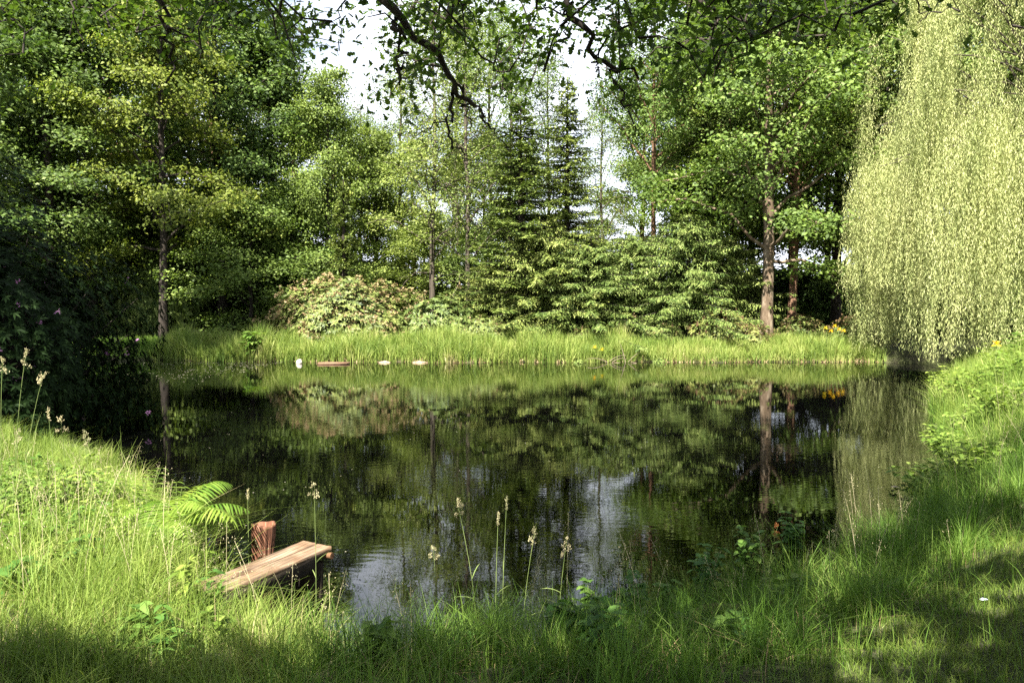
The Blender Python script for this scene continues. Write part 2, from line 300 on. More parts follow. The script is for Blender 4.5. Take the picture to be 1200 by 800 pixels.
# ------------------------------------------------------------------ trees
def interp(pts, t):
    pts = np.asarray(pts); n = len(pts)-1; u = np.clip(t, 0, 1)*n; i = np.minimum(u.astype(int), n-1); f = (u-i)[:, None]
    return pts[i]*(1-f)+pts[i+1]*f
def leafcloud(mb, rng, C, per, sxy, sz, ln, wd, up=.75, rnd=.42, outw=.8):
    """flattened sprays of leaves around the points C"""
    n = len(C)*per; c = np.repeat(C, per, 0)+rng.normal(size=(n, 3))*[sxy, sxy, sz]
    d = rng.normal(size=(n, 3))*[1, 1, .35]+[0, 0, -.4]; nr = rng.normal(size=(n, 3))*rnd+[0, 0, up]+unit(c*[1, 1, 0])*outw
    s = rng.uniform(.7, 1.25, n); mb.leaves(c, d, nr, ln*s, wd*s)
def broadleaf(seed, H, R, z0, r0, limbs=34, twigs=9, per=38, leaf=.16, spray=(.38, .2), rise=.6, droop=.25, prof=.55, lean=.3, sparse=1., gaps=0):
    rng = np.random.default_rng(seed); T = MB(); C = MB()
    tz = np.linspace(0, H, 12); wob = np.cumsum(rng.normal(size=(12, 2))*.12*lean, 0)
    tp = np.column_stack([wob, tz]); tp[0, 2] = -.3
    tr = r0*(1-tz/H)**.75+.015; tr[0] *= 1.35
    T.tube(tp, tr, 10, wob=.05, rng=rng); pts = []
    for k in range(limbs):
        t = (k+rng.uniform(0, .8))/limbs; zz = z0+(H-z0)*t*.97
        base = interp(tp, np.array([zz/H]))[0]; az = k*2.4+rng.normal()*.35
        pr = (np.sin(math.pi*min(1, (t*.86+.14))**prof))**.8 if t < 1 else .2
        ln = R*max(.22, pr)*rng.uniform(.62, 1.12)
        dr = np.array([math.cos(az), math.sin(az), 0]); s = np.linspace(0, 1, 7)
        el = rise*rng.uniform(.1, 1.9)+t*.5
        P = base+dr*(ln*s[:, None]); P[:, 2] += ln*(el*s-droop*rng.uniform(.9, 2.2)*s**2.2)
        P[1:] += rng.normal(size=(6, 3))*.07*ln*.3
        rr = max(.02, r0*.32*(1-t*.7))*(1-s*.85)+.008
        T.tube(P, rr, 5); m = rng.random(twigs)
        tt = .22+.8*(np.arange(twigs)+m)/twigs
        tb = interp(P, tt); side = np.where(np.arange(twigs) % 2, 1, -1)*rng.uniform(.5, 1.3, twigs); fw = rng.uniform(.2, .9, twigs)
        perp = np.array([-dr[1], dr[0], 0]); td = unit(dr*fw[:, None]+perp*side[:, None]+np.array([0, 0, 1])*rng.normal(size=(twigs, 1))*.25)
        tl = (R*.24)*rng.uniform(.5, 1.2, twigs)*(1.15-.5*tt)
        for q in range(twigs):
            if rng.random() > sparse: continue
            p1 = tb[q]+td[q]*tl[q]*.5; p2 = tb[q]+td[q]*tl[q]+[0, 0, -.12*tl[q]]
            T.tube([tb[q], p1, p2], [.016, .01, .005], 3)
            pts += [tb[q]+td[q]*tl[q]*.35, p1+td[q]*tl[q]*.2, p2]
    pts = np.array(pts)
    if gaps: pts = pts[np.sin(pts[:, 0]*1.7+seed)*np.sin(pts[:, 1]*1.5)*np.sin(pts[:, 2]*1.3+2) < 1-gaps]
    leafcloud(C, rng, pts, per, spray[0], spray[1], leaf, leaf*.62)
    return T, C
def conifer(seed, H, R, z0=.3, dz=.33, per=7, droop=.5, tip=.25, twig=.42, needle=.17, r0=.16, power=.78, wd=.055, hang=.5, jit=.22, sub=3):
    rng = np.random.default_rng(seed); T = MB(); C = MB()
    T.tube([[0, 0, -.2], [0, 0, H*.5], [0, 0, H]], [r0, r0*.6, .01], 8)
    z = z0; k = 0
    while z < H-.15:
        t = z/H
        for j in range(per if t < .9 else 5):
            az = k*.7+j*2*math.pi/per+rng.normal()*.25; ln = R*(1-t)**power*rng.uniform(1-jit*1.6, 1+jit)+.12
            dr = np.array([math.cos(az), math.sin(az), 0]); perp = np.array([-dr[1], dr[0], 0])
            s = np.linspace(0, 1, 6); P = np.array([0, 0, z+rng.normal()*.08])+dr*(ln*s[:, None]); P[:, 2] += ln*((.28*t+.08)*s-droop*s**1.6+tip*s**3.2)
            T.tube(P, .02*(1-s)+.006, 3)
            n = max(3, int(ln/.085)); tt = (np.arange(n)+rng.random(n))/n*.92+.1
            for sgn in (-1, 1):
                b = interp(P, tt); l = twig*(1.12-tt*.85)*rng.uniform(.6, 1.2, n)*min(1, ln)
                d = unit(dr*.75+perp*sgn*rng.uniform(.5, 1.1, n)[:, None]+np.array([0, 0, -1])*(hang*rng.uniform(.3, 1.2, n))[:, None])
                for q in np.arange(sub)/sub:
                    c = b+d*(l*q)[:, None]+rng.normal(size=(n, 3))*.015
                    C.leaves(c, d+rng.normal(size=(n, 3))*.3, rng.normal(size=(n, 3))*.35+[0, 0, 1], needle*rng.uniform(.8, 1.3, n)*(.6+.5*l/twig), wd, .1)
            tpn = interp(P, np.linspace(.55, 1, 7)); C.leaves(tpn, np.gradient(tpn, axis=0)+rng.normal(size=(7, 3))*.04, np.tile([0, 0, 1.], (7, 1)), needle, wd*1.1, .1)
        z += dz*rng.uniform(.8, 1.15)*(1-.35*t); k += 1
    C.leaves(np.array([[0, 0, H-.3], [0, 0, H-.1], [.02, 0, H-.3]]), np.array([[.1, 0, 1.], [0, 0, 1], [-.2, .1, 1]]), np.array([[1., 0, 0], [0, 1, 0], [1, 0, 0]]), .3, .05)
    return T, C
def bush(seed, rx, ry, rz, n, leaf=.12, wd=.036, whorl=7, lump=.16, flowers=0, fl_mat=None, fl_size=.05, bot=.02, lsd=0):
    """dome of leaf whorls on branching stems"""
    rng = np.random.default_rng(seed); Tm = MB(); C = MB(); Fl = MB()
    u = rng.uniform(0, 2*math.pi, n); v = np.arccos(rng.uniform(bot-.12, 1, n)); d = np.column_stack([np.sin(v)*np.cos(u), np.sin(v)*np.sin(u), np.cos(v)])
    ph = rng.uniform(0, 6, 6)
    lum = 1+lump*(np.sin(d[:, 0]*5+ph[0])*np.sin(d[:, 1]*5+ph[1])+np.sin(d[:, 0]*9+ph[2])*np.sin(d[:, 2]*8+ph[3])*.7+.6*np.sin(u*7+ph[4])*np.sin(v*9+ph[5]))
    dep = rng.uniform(0, 1, n)**2*.28
    P = d*(lum*(1-dep))[:, None]*[rx, ry, rz]; P = P[P[:, 2] > -.05]; d = d[:0]
    dn = unit(P/[rx, ry, rz]); n = len(P)
    for k in range(0, n, max(1, n//90)):
        e = P[k]; Tm.tube([[e[0]*.08, e[1]*.08, -.1], [e[0]*.45, e[1]*.45, e[2]*.35], e*.92], [.035, .022, .006], 4)
    for w_ in range(whorl):
        a = w_*2*math.pi/whorl+rng.normal(size=n)*.25; t1 = unit(np.cross(dn, rng.normal(size=(n, 3)))) if w_ == 0 else t1
        t2 = np.cross(dn, t1); dd = t1*np.cos(a)[:, None]+t2*np.sin(a)[:, None]+dn*rng.uniform(.1, .7, n)[:, None]
        C.longleaves(P, dd, dn+rng.normal(size=(n, 3))*.2, leaf*rng.uniform(.7, 1.25, n), wd, .22, 2)
    if flowers:
        k = rng.permutation(n)[:flowers]; base = P[k]+dn[k]*leaf*.35
        for q in range(9):
            Fl.leaves(base+rng.normal(size=(len(k), 3))*fl_size*.5, dn[k]+rng.normal(size=(len(k), 3))*.7, rng.normal(size=(len(k), 3)), fl_size, fl_size*.7)
    return Tm, C, (Fl if flowers else None)
def make_tree(name, TC, tm, cm, label, cat, loc, rz=0, scale=1, group=None, crown='crown'):
    r = empty(name, loc, rz, scale); tag(r, label, cat, group)
    TC[0].build('trunk', tm, r, True); TC[1].build(crown, cm, r); return r
def gl(px, Y, dz=-.05): x = X(px, Y); return (x, Y, float(height(x, Y))+dz)

# -- species
B1 = broadleaf(11, 19, 4.6, 3.8, .24, limbs=44, twigs=9, per=34, gaps=.3)
B2 = broadleaf(12, 17, 4.2, 3.0, .2, limbs=42, twigs=9, per=34, leaf=.17, gaps=.34)
B3 = broadleaf(17, 18, 4.0, 4.6, .22, limbs=36, twigs=8, per=32, leaf=.16, gaps=.4, rise=.6)
A1 = broadleaf(13, 16, 4.8, 3.4, .2, limbs=38, twigs=9, per=30, leaf=.17, spray=(.4, .14), droop=.38, gaps=.3)
C1 = broadleaf(14, 15, 3.2, 2.4, .12, limbs=34, twigs=7, per=24, leaf=.11, spray=(.32, .28), rise=.9, droop=.45, sparse=.8, gaps=.42)
D1 = broadleaf(15, 13, 3.4, 1.6, .15, limbs=38, twigs=8, per=34, leaf=.15, gaps=.15)
U1 = broadleaf(16, 7, 3.2, .7, .09, limbs=30, twigs=9, per=30, leaf=.14, spray=(.36, .17), rise=.5, droop=.3, gaps=.3)
K1 = broadleaf(18, 19, 4.7, 3.2, .235, limbs=44, twigs=9, per=36, leaf=.17, gaps=.28)

G_L = 'dark broadleaf trees on the left shore'
tB1 = make_tree('broadleaf_tree', B1, bark_dk, G['dark'], 'tall dark green tree cut by the left edge, behind the huge dark rhododendron', 'tree', gl(-170, 20), 0, 1, None)
copy_thing(tB1, gl(-45, 31), 1.3, .95, 'tall dark broadleaf tree rising behind the big dark rhododendron at the left edge')
copy_thing(tB1, gl(110, 36), 2.9, 1.0, 'dark broadleaf tree standing just left of the yellow green maple')
copy_thing(tB1, gl(262, 37.5), 4.1, 1.0, 'dark broadleaf tree standing just right of the yellow green maple')
tB2 = make_tree('broadleaf_tree', B2, bark_dk, G['dark'], 'bushy dark green tree with low branches over the dark hollow left of the maple', 'tree', gl(60, 33), .5, .95)
copy_thing(tB2, gl(322, 39), 2.2, .88, 'dark green tree whose rounded top slopes down to the open sky left of centre')
copy_thing(tB2, gl(-20, 39), 3.7, 1.0, 'dark tree seen through the leaves at the far left, behind its neighbours')
tA = make_tree('maple_tree', A1, bark_dk, G['maple'], 'yellow green maple with a bare brown trunk standing in front of the dark hollow', 'tree', gl(188, 33), 1.0, (.85, .85, 1))
tU = make_tree('understory_tree', U1, bark_dk, G['mid'], 'low tree with flat layered sprays left of the pinkish rhododendron', 'tree', gl(292, 35), 0, (1.0, 1, .92))
copy_thing(tU, gl(345, 37.5), 2, (.9, .9, 1.0), 'low layered tree tucked behind the left flank of the pinkish rhododendron')
copy_thing(tU, gl(60, 35), 4, (.9, .9, .95), 'low layered tree in deep shade under the dark trees at the far left')
tD = make_tree('young_tree', D1, bark_dk, G['mid'], 'light green tree with dark trunk and rounded top against the open sky', 'tree', gl(386, 37), 0, (.72, .72, .93))
copy_thing(tD, gl(442, 40), 2.4, (.75, .75, .78), 'light green tree half hidden behind the pinkish rhododendron, right of the slim spruce')
copy_thing(tD, gl(500, 38), 1.1, (.7, .7, .42), 'low bright green tree filling the space behind the reeds under the airy birches')
copy_thing(tD, gl(560, 36.5), 3.0, (.6, .6, .38), 'low green tree between the brown birch trunk and the drooping conifers')
tC = make_tree('birch_tree', C1, bark, G['airy'], 'airy birch with a pale greenish slender trunk left of centre', 'tree', gl(508, 36), 0, (1.0, 1, 1.02))
copy_thing(tC, gl(546, 35), 1.9, (.9, .9, .98), 'airy birch with a dark brown slender trunk, nearest the centre of the far bank')
copy_thing(tC, gl(472, 41), 3.3, (1, 1, .9), 'thin airy birch farther back, left of the two slender trunks')
copy_thing(tC, gl(600, 40), 4.6, (.9, .9, 1.05), 'airy birch farther back showing above the dark spruce near the centre')
copy_thing(tC, gl(704, 44), 2.2, (.8, .8, .86), 'thin airy birch far behind, breaking up the bright sky gap right of the pointed spruce')
copy_thing(tC, gl(425, 46), 5.2, (.9, .9, .85), 'thin airy birch far behind, showing over the light green trees left of centre')
copy_thing(tC, gl(538, 43), 3.9, (1.1, 1.1, 1.12), 'taller airy birch behind and between the pale and the brown slender trunks')
copy_thing(tC, gl(640, 42), .9, (.9, .9, 1.0), 'airy birch directly behind the two spruces at the centre')
copy_thing(tC, gl(575, 45), 2.7, (1.1, 1.1, 1.2), 'tall airy birch far behind, left of the darker spruce')
P1 = broadleaf(19, 17, 3.6, 6.3, .17, limbs=32, twigs=8, per=34, leaf=.15, gaps=.25)
tP = make_tree('bare_stemmed_tree', P1, bark_red, G['mid'], 'tree with a straight reddish bare trunk right of the open sky gap', 'tree', gl(764, 35.5), 1.6, (.72, .72, 1.0))
tK = make_tree('broadleaf_tree', K1, bark_lit, G['mid'], 'big green tree with a thick pale patchy trunk sunlit at its foot, right of centre', 'tree', gl(897, 31.5), .4, (.95, .95, 1))
copy_thing(tB2, gl(822, 40), 5.2, (.85, .85, 1.05), 'dark green tree behind the reddish trunk, above the dark tall spruce')
tB3 = make_tree('broadleaf_tree', B3, bark_red, G['mid'], 'leaning slim tree with a brown trunk beside the thick pale trunk', 'tree', gl(928, 33.5), 2, (.8, .8, .95))
copy_thing(tB3, gl(858, 38), .6, (.9, .9, 1), 'slim green tree behind, between the tall dark spruce and the thick pale trunk')
copy_thing(tB1, gl(978, 36), 5.4, (.9, .9, 1), 'dark tree over the dark hollow between the thick pale trunk and the willow')
copy_thing(tB2, gl(1035, 33.5), 1.0, (.9, .9, 1), 'dark tree directly behind the left edge of the willow')
copy_thing(tB1, gl(1120, 38), 2.0, 1, 'dark tree hidden mostly behind the middle of the willow')
copy_thing(tB2, gl(1220, 36), 3.0, 1, 'dark tree behind the right side of the willow')
# spruces
SP = conifer(31, 10.4, 2.2, .4, dz=.29, per=8, droop=.5, tip=.3, twig=.5, needle=.16, wd=.05, jit=.4)
tS = make_tree('spruce_tree', SP, bark_dk, G['spruce'], 'slender pointed spruce standing against the bright sky gap at the centre', 'spruce', gl(664, 33), 0, (1.15, 1.15, 1.02))
copy_thing(tS, gl(610, 33), 2, (1.45, 1.45, .93), 'darker spruce just left of the pointed spruce at the centre')
copy_thing(tS, gl(820, 35), 3, (1.3, 1.3, 1.12), 'tall dark spruce between the reddish trunk and the thick pale trunk')
SP2 = conifer(32, 6.0, 1.05, .3, dz=.26, droop=.15, tip=.2, twig=.34, hang=.2, per=7, wd=.065)
make_tree('spruce_tree', SP2, bark_dk, G['spruce'], 'small slim pale tipped spruce beside the pinkish rhododendron, left of centre', 'spruce', gl(404, 34.2), 0, (1, 1, 1.14))
# broad drooping conifers
HM = conifer(33, 5.4, 3.4, .15, dz=.34, per=11, droop=.46, tip=.18, twig=.72, needle=.17, wd=.042, hang=1.1, power=.6, jit=.5, sub=5)
tH = make_tree('drooping_conifer', HM, bark_dk, G['hemlock'], 'broad drooping conifer reaching down to the reeds left of the sky gap', 'conifer', gl(632, 32.2), 0, (.95, .9, .92))
copy_thing(tH, gl(692, 31.8), 1.2, (.95, .95, .80), 'broad drooping conifer directly below the bright sky gap')
copy_thing(tH, gl(745, 33), 2.6, (1.0, 1.0, .86), 'broad drooping conifer at the foot of the reddish bare trunk')
copy_thing(tH, gl(806, 32), 3.7, (1.0, .95, .95), 'broad drooping conifer below the tall dark spruce, widest of its row')
copy_thing(tH, gl(852, 33), 5.0, (.75, .75, .80), 'drooping conifer just left of the thick pale trunk')
copy_thing(tH, gl(578, 33.5), .7, (.7, .7, .66), 'lowest drooping conifer, leftmost of its row beside the brown birch trunk')
# far rows beyond
rng = np.random.default_rng(5)
bgl = 'tree farther back in the wood, seen only as leaves between nearer crowns'; bgg = 'trees farther back in the wood'
for k, (px, Y, kind, s) in enumerate([(-120, 45, 1, 1), (-40, 52, 3, 1), (20, 44, 3, 1), (85, 50, 1, .95), (140, 44, 3, 1), (205, 51, 1, 1), (250, 45, 3, 1), (300, 52, 3, .95),
        (350, 47, 3, .72), (395, 54, 3, .75), (440, 50, 3, .6), (485, 47, 3, .6), (530, 53, 3, .6), (570, 46, 3, .6), (615, 55, 3, .62),
        (655, 50, 3, .36), (700, 52, 3, .38), (750, 49, 3, .8), (790, 54, 3, 1), (835, 46, 3, 1), (880, 50, 1, .9), (925, 45, 3, 1), (970, 52, 3, 1), (1020, 46, 1, 1), (1075, 52, 3, 1), (1130, 46, 3, 1), (1190, 50, 1, 1), (1260, 46, 3, 1)]):
    src = tB1 if kind == 1 else tB3
    copy_thing(src, gl(px, Y), rng.uniform(0, 6), (1.05*max(s, .6), 1.05*max(s, .6), s*1.05), bgl, bgg)
UB = bush(40, 3.6, 2.4, 3.6, 2600, leaf=.3, wd=.12, whorl=6, lump=.12)
def mkbush(name, TC, tm, cm, label, cat, loc, rz=0, scale=1, group=None, fm=None, fn='flowers'):
    r = empty(name, loc, rz, scale); tag(r, label, cat, group); TC[0].build('stem', tm, r, True); TC[1].build('foliage', cm, r)
    if TC[2] is not None: TC[2].build(fn, fm, r)
    return r
ul = 'dark leafy thicket low between the trunks at the back of the wood'; ug = 'thickets at the back of the wood'
ub = None
for k, px in enumerate(range(-150, 1400, 66)):
    Y = 41.5+2.5*math.sin(k*2.1); s = (1.0, 1.0, .95+.25*math.sin(k*1.7))
    if 620 < px < 740: s = (1, 1, 1.05)
    if px < 330: s = (1.1, 1, 1.75)
    if px > 860: s = (1.1, 1, .98 if px < 1015 else 1.45)
    if ub is None: ub = mkbush('thicket', UB, bark_dk, G['dark'], ul, 'thicket', gl(px, Y), 0, s, ug)
    else: copy_thing(ub, gl(px, Y), k*1.1, s, ul, ug)

# rhododendrons of the far bank
RH = bush(41, 2.45, 1.8, 2.45, 2900, leaf=.15, wd=.05, whorl=7, lump=.17, flowers=900, fl_size=.09)
mkbush('rhododendron_bush', RH, bark_dk, G['rhodo'], 'large domed rhododendron covered in faded pinkish tan blossoms behind the reeds, left of centre', 'rhododendron', gl(406, 31.6), 0, (1.3, 1, 1.04), None, G['rhodo_new'], 'faded_blossoms')
RH2 = bush(42, 1.5, 1.2, 1.5, 1200, leaf=.15, wd=.05, whorl=7, lump=.16, flowers=90, fl_size=.08)
r2 = mkbush('rhododendron_bush', RH2, bark_dk, G['rhodo'], 'yellowish green rhododendron behind the reeds just right of the pinkish one', 'rhododendron', gl(515, 31.5), 0, (1.1, 1, 1.3), None, G['rhodo_new'], 'faded_blossoms')
copy_thing(r2, gl(566, 31.2), 2, (.8, .8, .8), 'small yellowish green rhododendron at the left foot of the drooping conifers')
copy_thing(r2, gl(762, 30.9), 3, (.85, .7, .68), 'low rhododendron with a few tan blossoms below the drooping conifers, right of centre')
RH3 = bush(43, 1.2, 1.0, 1.3, 850, leaf=.15, wd=.05, whorl=7, lump=.2, flowers=260, fl_size=.1)
r3 = mkbush('rhododendron_bush', RH3, bark_dk, G['rhodo'], 'brownish tinged rhododendron just left of the thick pale trunk', 'rhododendron', gl(848, 30.6), 0, (1, .9, .95), None, G['brownish'], 'brown_blossoms')
copy_thing(r3, gl(884, 30.2), 1, (.7, .7, .62), 'small brownish shrub at the foot of the thick pale trunk')
copy_thing(r3, gl(938, 31.2), 2, (.95, .9, .8), 'brown speckled shrub between the thick pale trunk and the yellow irises')
copy_thing(r3, gl(1000, 31.5), 3, (.9, .9, .8), 'brown speckled shrub in deep shade close to the willow')
copy_thing(r3, gl(685, 30.7), 4, (.6, .6, .55), 'small grey green shrub poking above the reeds below the sky gap')

# left foreground dark rhododendron + shading tree out of frame
RD = bush(44, 2.9, 2.9, 3.9, 11000, leaf=.10, wd=.032, whorl=7, lump=.17, flowers=60, fl_size=.045, bot=-.05)
rd = mkbush('rhododendron_bush', RD, bark_dk, G['rhodo_shaded'], 'huge dark shaded rhododendron with a few mauve blossoms overhanging the water at the left edge', 'rhododendron', (-9.1, 13.2, .1), 0, (.97, .97, 1.0), None, G['pinkflower'], 'mauve_blossoms')
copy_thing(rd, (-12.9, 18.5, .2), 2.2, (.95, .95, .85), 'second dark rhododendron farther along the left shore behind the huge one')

# tree added beyond the left edge so its crown shades the rhododendron
B4 = broadleaf(21, 13, 5.2, 4.6, .3, limbs=40, twigs=9, per=40, leaf=.2, spray=(.45, .2))
sh = make_tree('broadleaf_tree', B4, bark_dk, G['dark'], 'dense dark tree left of the picture added to shade the huge rhododendron', 'tree', (-12.9, 8.2, .5), 0, (1.05, 1.05, 1.05))

# willow
def willow():
    rng = np.random.default_rng(77); T = MB(); C = MB()
    cx, cy_, Rr, Hh = 0., 0., 6.5, 16.2
    T.tube([[0, 0, -.3], [.1, 0, 2.5], [.3, .1, 5], [.2, 0, 8], [0, 0, 11.5]], [.55, .42, .34, .2, .05], 10, wob=.05, rng=rng)
    nsup = 128
    sa = np.where(np.arange(nsup) < 100, math.pi*(.84+1.1*(np.arange(nsup)*.618 % 1)), rng.uniform(0, 2*math.pi, nsup)); sr = np.sqrt(.08+.92*(np.arange(nsup)*.7548 % 1)); stier = rng.random(nsup)
    for k in range(nsup*5):
        q_ = k//5; a, r = sa[q_]+rng.normal()*.032, sr[q_]+rng.normal()*.025
        r = min(r, 1.04); lump = 1+.07*math.sin(sa[q_]*9+1)
        upper = stier[q_] > .60 or r < .42
        z0 = (Hh if upper else 9.0)*(max(.02, 1-(min(r, .99))**5))**.5*(1 if upper else 1)*(1+.12*math.sin(q_*7.3))*rng.uniform(.93, 1.04)
        z0 = max(z0, (8.5 if upper else 6.0)*rng.uniform(.9, 1.1))
        if upper and rng.random() < .2: continue
        o = np.array([math.cos(a)*r*Rr*lump, math.sin(a)*r*Rr*lump, z0])
        # branch to it
        if k % 3 == 0:
            b = np.array([.2, 0, rng.uniform(3.5, 7.5)]); mid = (b+o)/2+[0, 0, 1.4]
            s = np.linspace(0, 1, 6)[:, None]; T.tube((1-s)**2*b+2*s*(1-s)*mid+s*s*o, .07*(1-s[:, 0])+.012, 4)
        ns = rng.integers(14, 22)
        Lk = rng.uniform(4.0, 8.5) if z0 < 9 else rng.uniform(3.5, 6.5)
        lside = math.cos(a)*r < -.93
        for j in range(ns):
            off = rng.normal(size=3)*[.15, .15, .3]; top = o+off; Ls = Lk*rng.uniform(.7, 1.05)
            zb = max(top[2]-Ls, (.12 if not lside else 2.2)+abs(rng.normal())*.25)
            n = int((top[2]-zb)/.045)
            if n < 8: continue
            t = np.linspace(0, 1, n); out = np.array([math.cos(a), math.sin(a), 0])
            P = top+np.column_stack([0*t, 0*t, (zb-top[2])*t]); P += (out+rng.normal(size=3)*[.22, .22, 0])*(.6*np.minimum(1, t*4)**.5)[:, None]; P[:, 2] += .18*np.sin(np.minimum(1, t*4)*math.pi)
            sw = rng.uniform(0, 6, 2); P[:, 0] += .12*np.sin(t*7+sw[0]); P[:, 1] += .12*np.sin(t*6+sw[1])
            P += rng.normal(size=P.shape)*.025
            ang = rng.uniform(0, 2*math.pi, n)
            d = np.column_stack([np.cos(ang)*.55, np.sin(ang)*.55, -rng.uniform(.7, 1.3, n)])
            nn = np.column_stack([np.cos(ang), np.sin(ang), .5*np.ones(n)])+rng.normal(size=(n, 3))*.5
            C.leaves(P, d, nn, .10*rng.uniform(.5, 1.5, n), .017, .1)
    return T, C
WL = willow()
wr = empty('willow_tree', (18.9, 26.7, .3)); tag(wr, 'big pale yellow green weeping willow trailing to the water on the right', 'willow')
WL[0].build('trunk', bark, wr, True); WL[1].build('hanging_foliage', G['willow'], wr)

# ------------------------------------------------------------------ overhanging oak
LIT = [(1.75, 3.73, .38, .15), (2.3, 4.2, .45, .15), (2.85, 4.55, .35, .16), (3.4, 5.6, .45, .35), (4.4, 7.0, .55, .6), (2.4, 3.8, .2, .08), (1.9, 4.7, .2, .16), (1.6, 3.35, .25, .07),
       (-.1, 5.05, .65, .4), (-.25, 4.15, .4, .2), (.55, 4.2, .22, .08), (1.25, 4.15, .25, .09), (2.3, 5.5, .3, .2), (4.0, 6.3, .25, .15), (.1, 3.6, .3, .07), (.5, 4.55, .2, .15), (1.05, 4.7, .15, .13), (5.2, 8.6, .5, .5), (3.0, 6.6, .3, .3)]
def is_lit(p):  # crown is shaped for wanted sun patches: leaves shading them are dropped
    g = p-S[None]*((p[:, 2]-.6)/S[2])[:, None]; x, y = g[:, 0], g[:, 1]
    m = (x < -.75-.2*(y-4)) & (y > 3.62+.14*np.sin(x*5)+.1*np.sin(x*13)) & (y < 9.8)
    m |= (y > 9.6) & (x > 5.2)
    for a, b, u, v in LIT: m |= ((x-a)/u)**2+((y-b)/v)**2 < 1+.35*np.sin(x*19+y*7)
    return m
def oak():
    rng = np.random.default_rng(91); T = MB(); C = MB()
    node_p = []; node_r = []
    def limb(P, r0, r1, k=7, n=14):
        P = np.asarray(P, float); t = np.linspace(0, 1, n); Q = interp(P, t)
        for _ in range(2): Q[1:-1] = (Q[:-2]+Q[1:-1]*2+Q[2:])/4
        Q[1:-1] += rng.normal(size=Q[1:-1].shape)*.025; r = r0+(r1-r0)*t**.8; T.tube(Q, r, k, wob=.08, rng=rng)
        node_p.extend(Q[2:]); node_r.extend(r[2:])
    base = np.array([3.2, -4.6, .3])
    limb([base, [3.1, -4.5, 2.5], [2.9, -4.2, 4.8], [2.6, -3.8, 7.5], [2.2, -3.2, 10]], .42, .14, 12)
    c = [2.9, -4.2, 4.6]
    limb([c, [1, -1.5, 6.3], [-.6, 1.5, 6.9], [-1.6, 4.2, 6.2], [-2.0, 6.2, 5.6]], .2, .06)
    limb([c, [2.6, -1, 6.6], [2.2, 2, 7.0], [1.6, 4.6, 6.3], [.9, 6.2, 5.6]], .2, .06)
    limb([c, [4.2, -1, 6.4], [5.0, 2.5, 6.6], [4.6, 6.0, 6.2]], .18, .05)
    limb([c, [-.5, -4.2, 6.5], [-4.2, -4.2, 7.0], [-7.2, -1.0, 6.8], [-7.6, 3.2, 6.4], [-6.6, 6.4, 6.0]], .16, .045)
    limb([c, [5.4, -3.6, 6.8], [7.6, -1.5, 7.4], [8.4, 2, 7]], .16, .05)
    limb([[2.6, -3.8, 7.3], [1.5, -1.0, 9], [.8, 2, 9.4]], .14, .04)
    limb([[2.6, -3.8, 7.3], [-1.5, -4.0, 9], [-5, -3, 9]], .14, .04)
    # limbs that hang into the picture
    def hang(pts, Y, r0, r1, up=None):
        P = [at(a, b, Y+dy) for a, b, dy in pts]
        if up is not None: P = [np.array(up, float)]+P
        limb(P, r0, r1, 6, 16)
    hang([(440, -20, 0), (470, 28, 0), (508, 66, .1), (533, 98, .2), (556, 124, .3)], 6.0, .045, .015, (-2.0, 6.1, 5.6))
    hang([(533, 98, .2), (528, 135, .2), (524, 165, .2), (545, 182, .3)], 6.0, .017, .006)
    hang([(533, 98, .2), (545, 120, .3), (551, 150, .3)], 6.0, .012, .005)
    hang([(556, 124, .3), (582, 150, .4), (598, 178, .5)], 6.0, .012, .004)
    hang([(524, 135, .2), (505, 150, .2), (486, 158, .2)], 6.0, .008, .003)
    hang([(464, 22, 0), (472, 50, -.1), (468, 100, -.1)], 6.0, .02, .007)
    hang([(520, 10, 0), (545, 48, .1), (570, 72, .2), (596, 84, .3)], 6.6, .018, .006, (-.4, 6.2, 5.6))
    hang([(664, -10, 0), (684, 28, 0), (700, 68, 0), (722, 84, .1), (748, 92, .2)], 6.2, .034, .012, (.9, 6.2, 5.6))
    hang([(722, 84, .1), (731, 110, .1), (742, 140, .2), (748, 165, .2)], 6.2, .014, .004)
    hang([(668, 5, 0), (662, 40, 0)], 6.2, .014, .006)
    hang([(700, 68, 0), (699, 82, 0)], 6.2, .01, .004)
    hang([(805, -12, 0), (836, 20, 0), (862, 42, .1), (875, 65, .2)], 6.6, .026, .007, (1.6, 6.2, 5.9))
    hang([(836, 20, 0), (870, 25, .1), (905, 42, .2)], 6.6, .016, .005)
    hang([(836, 22, 0), (833, 55, 0)], 6.6, .012, .006)
    hang([(180, -20, 0), (193, 20, 0), (199, 60, .1), (199, 100, .1)], 6.2, .03, .007, (-6.5, 6.3, 6.0))
    hang([(193, 28, 0), (216, 40, .1), (238, 62, .1)], 6.2, .013, .004)
    hang([(84, -20, 0), (86, 20, 0), (95, 58, .1)], 6.2, .014, .004, (-6.6, 6.0, 6.1))
    hang([(1060, -30, 0), (1072, 0, 0), (1085, 22, .1)], 6.8, .012, .004, (4.6, 6.0, 6.2))
    hang([(1170, -30, 0), (1180, 5, 0), (1186, 30, .1)], 6.8, .012, .004, (4.6, 6.0, 6.2))
    hang([(400, -30, 0), (402, 20, 0), (398, 60, .1)], 6.2, .012, .004, (-2.0, 6.1, 5.6))
    nodes_p = list(node_p)
    # leaf clusters
    cand = []
    n = 26000
    P = np.column_stack([rng.uniform(-7.5, 10, n), rng.uniform(-7.5, 9.2, n), rng.uniform(3.6, 9.5, n)])
    px, py = proj(P)
    gsh = P-S[None]*((P[:, 2]-.6)/S[2])[:, None]
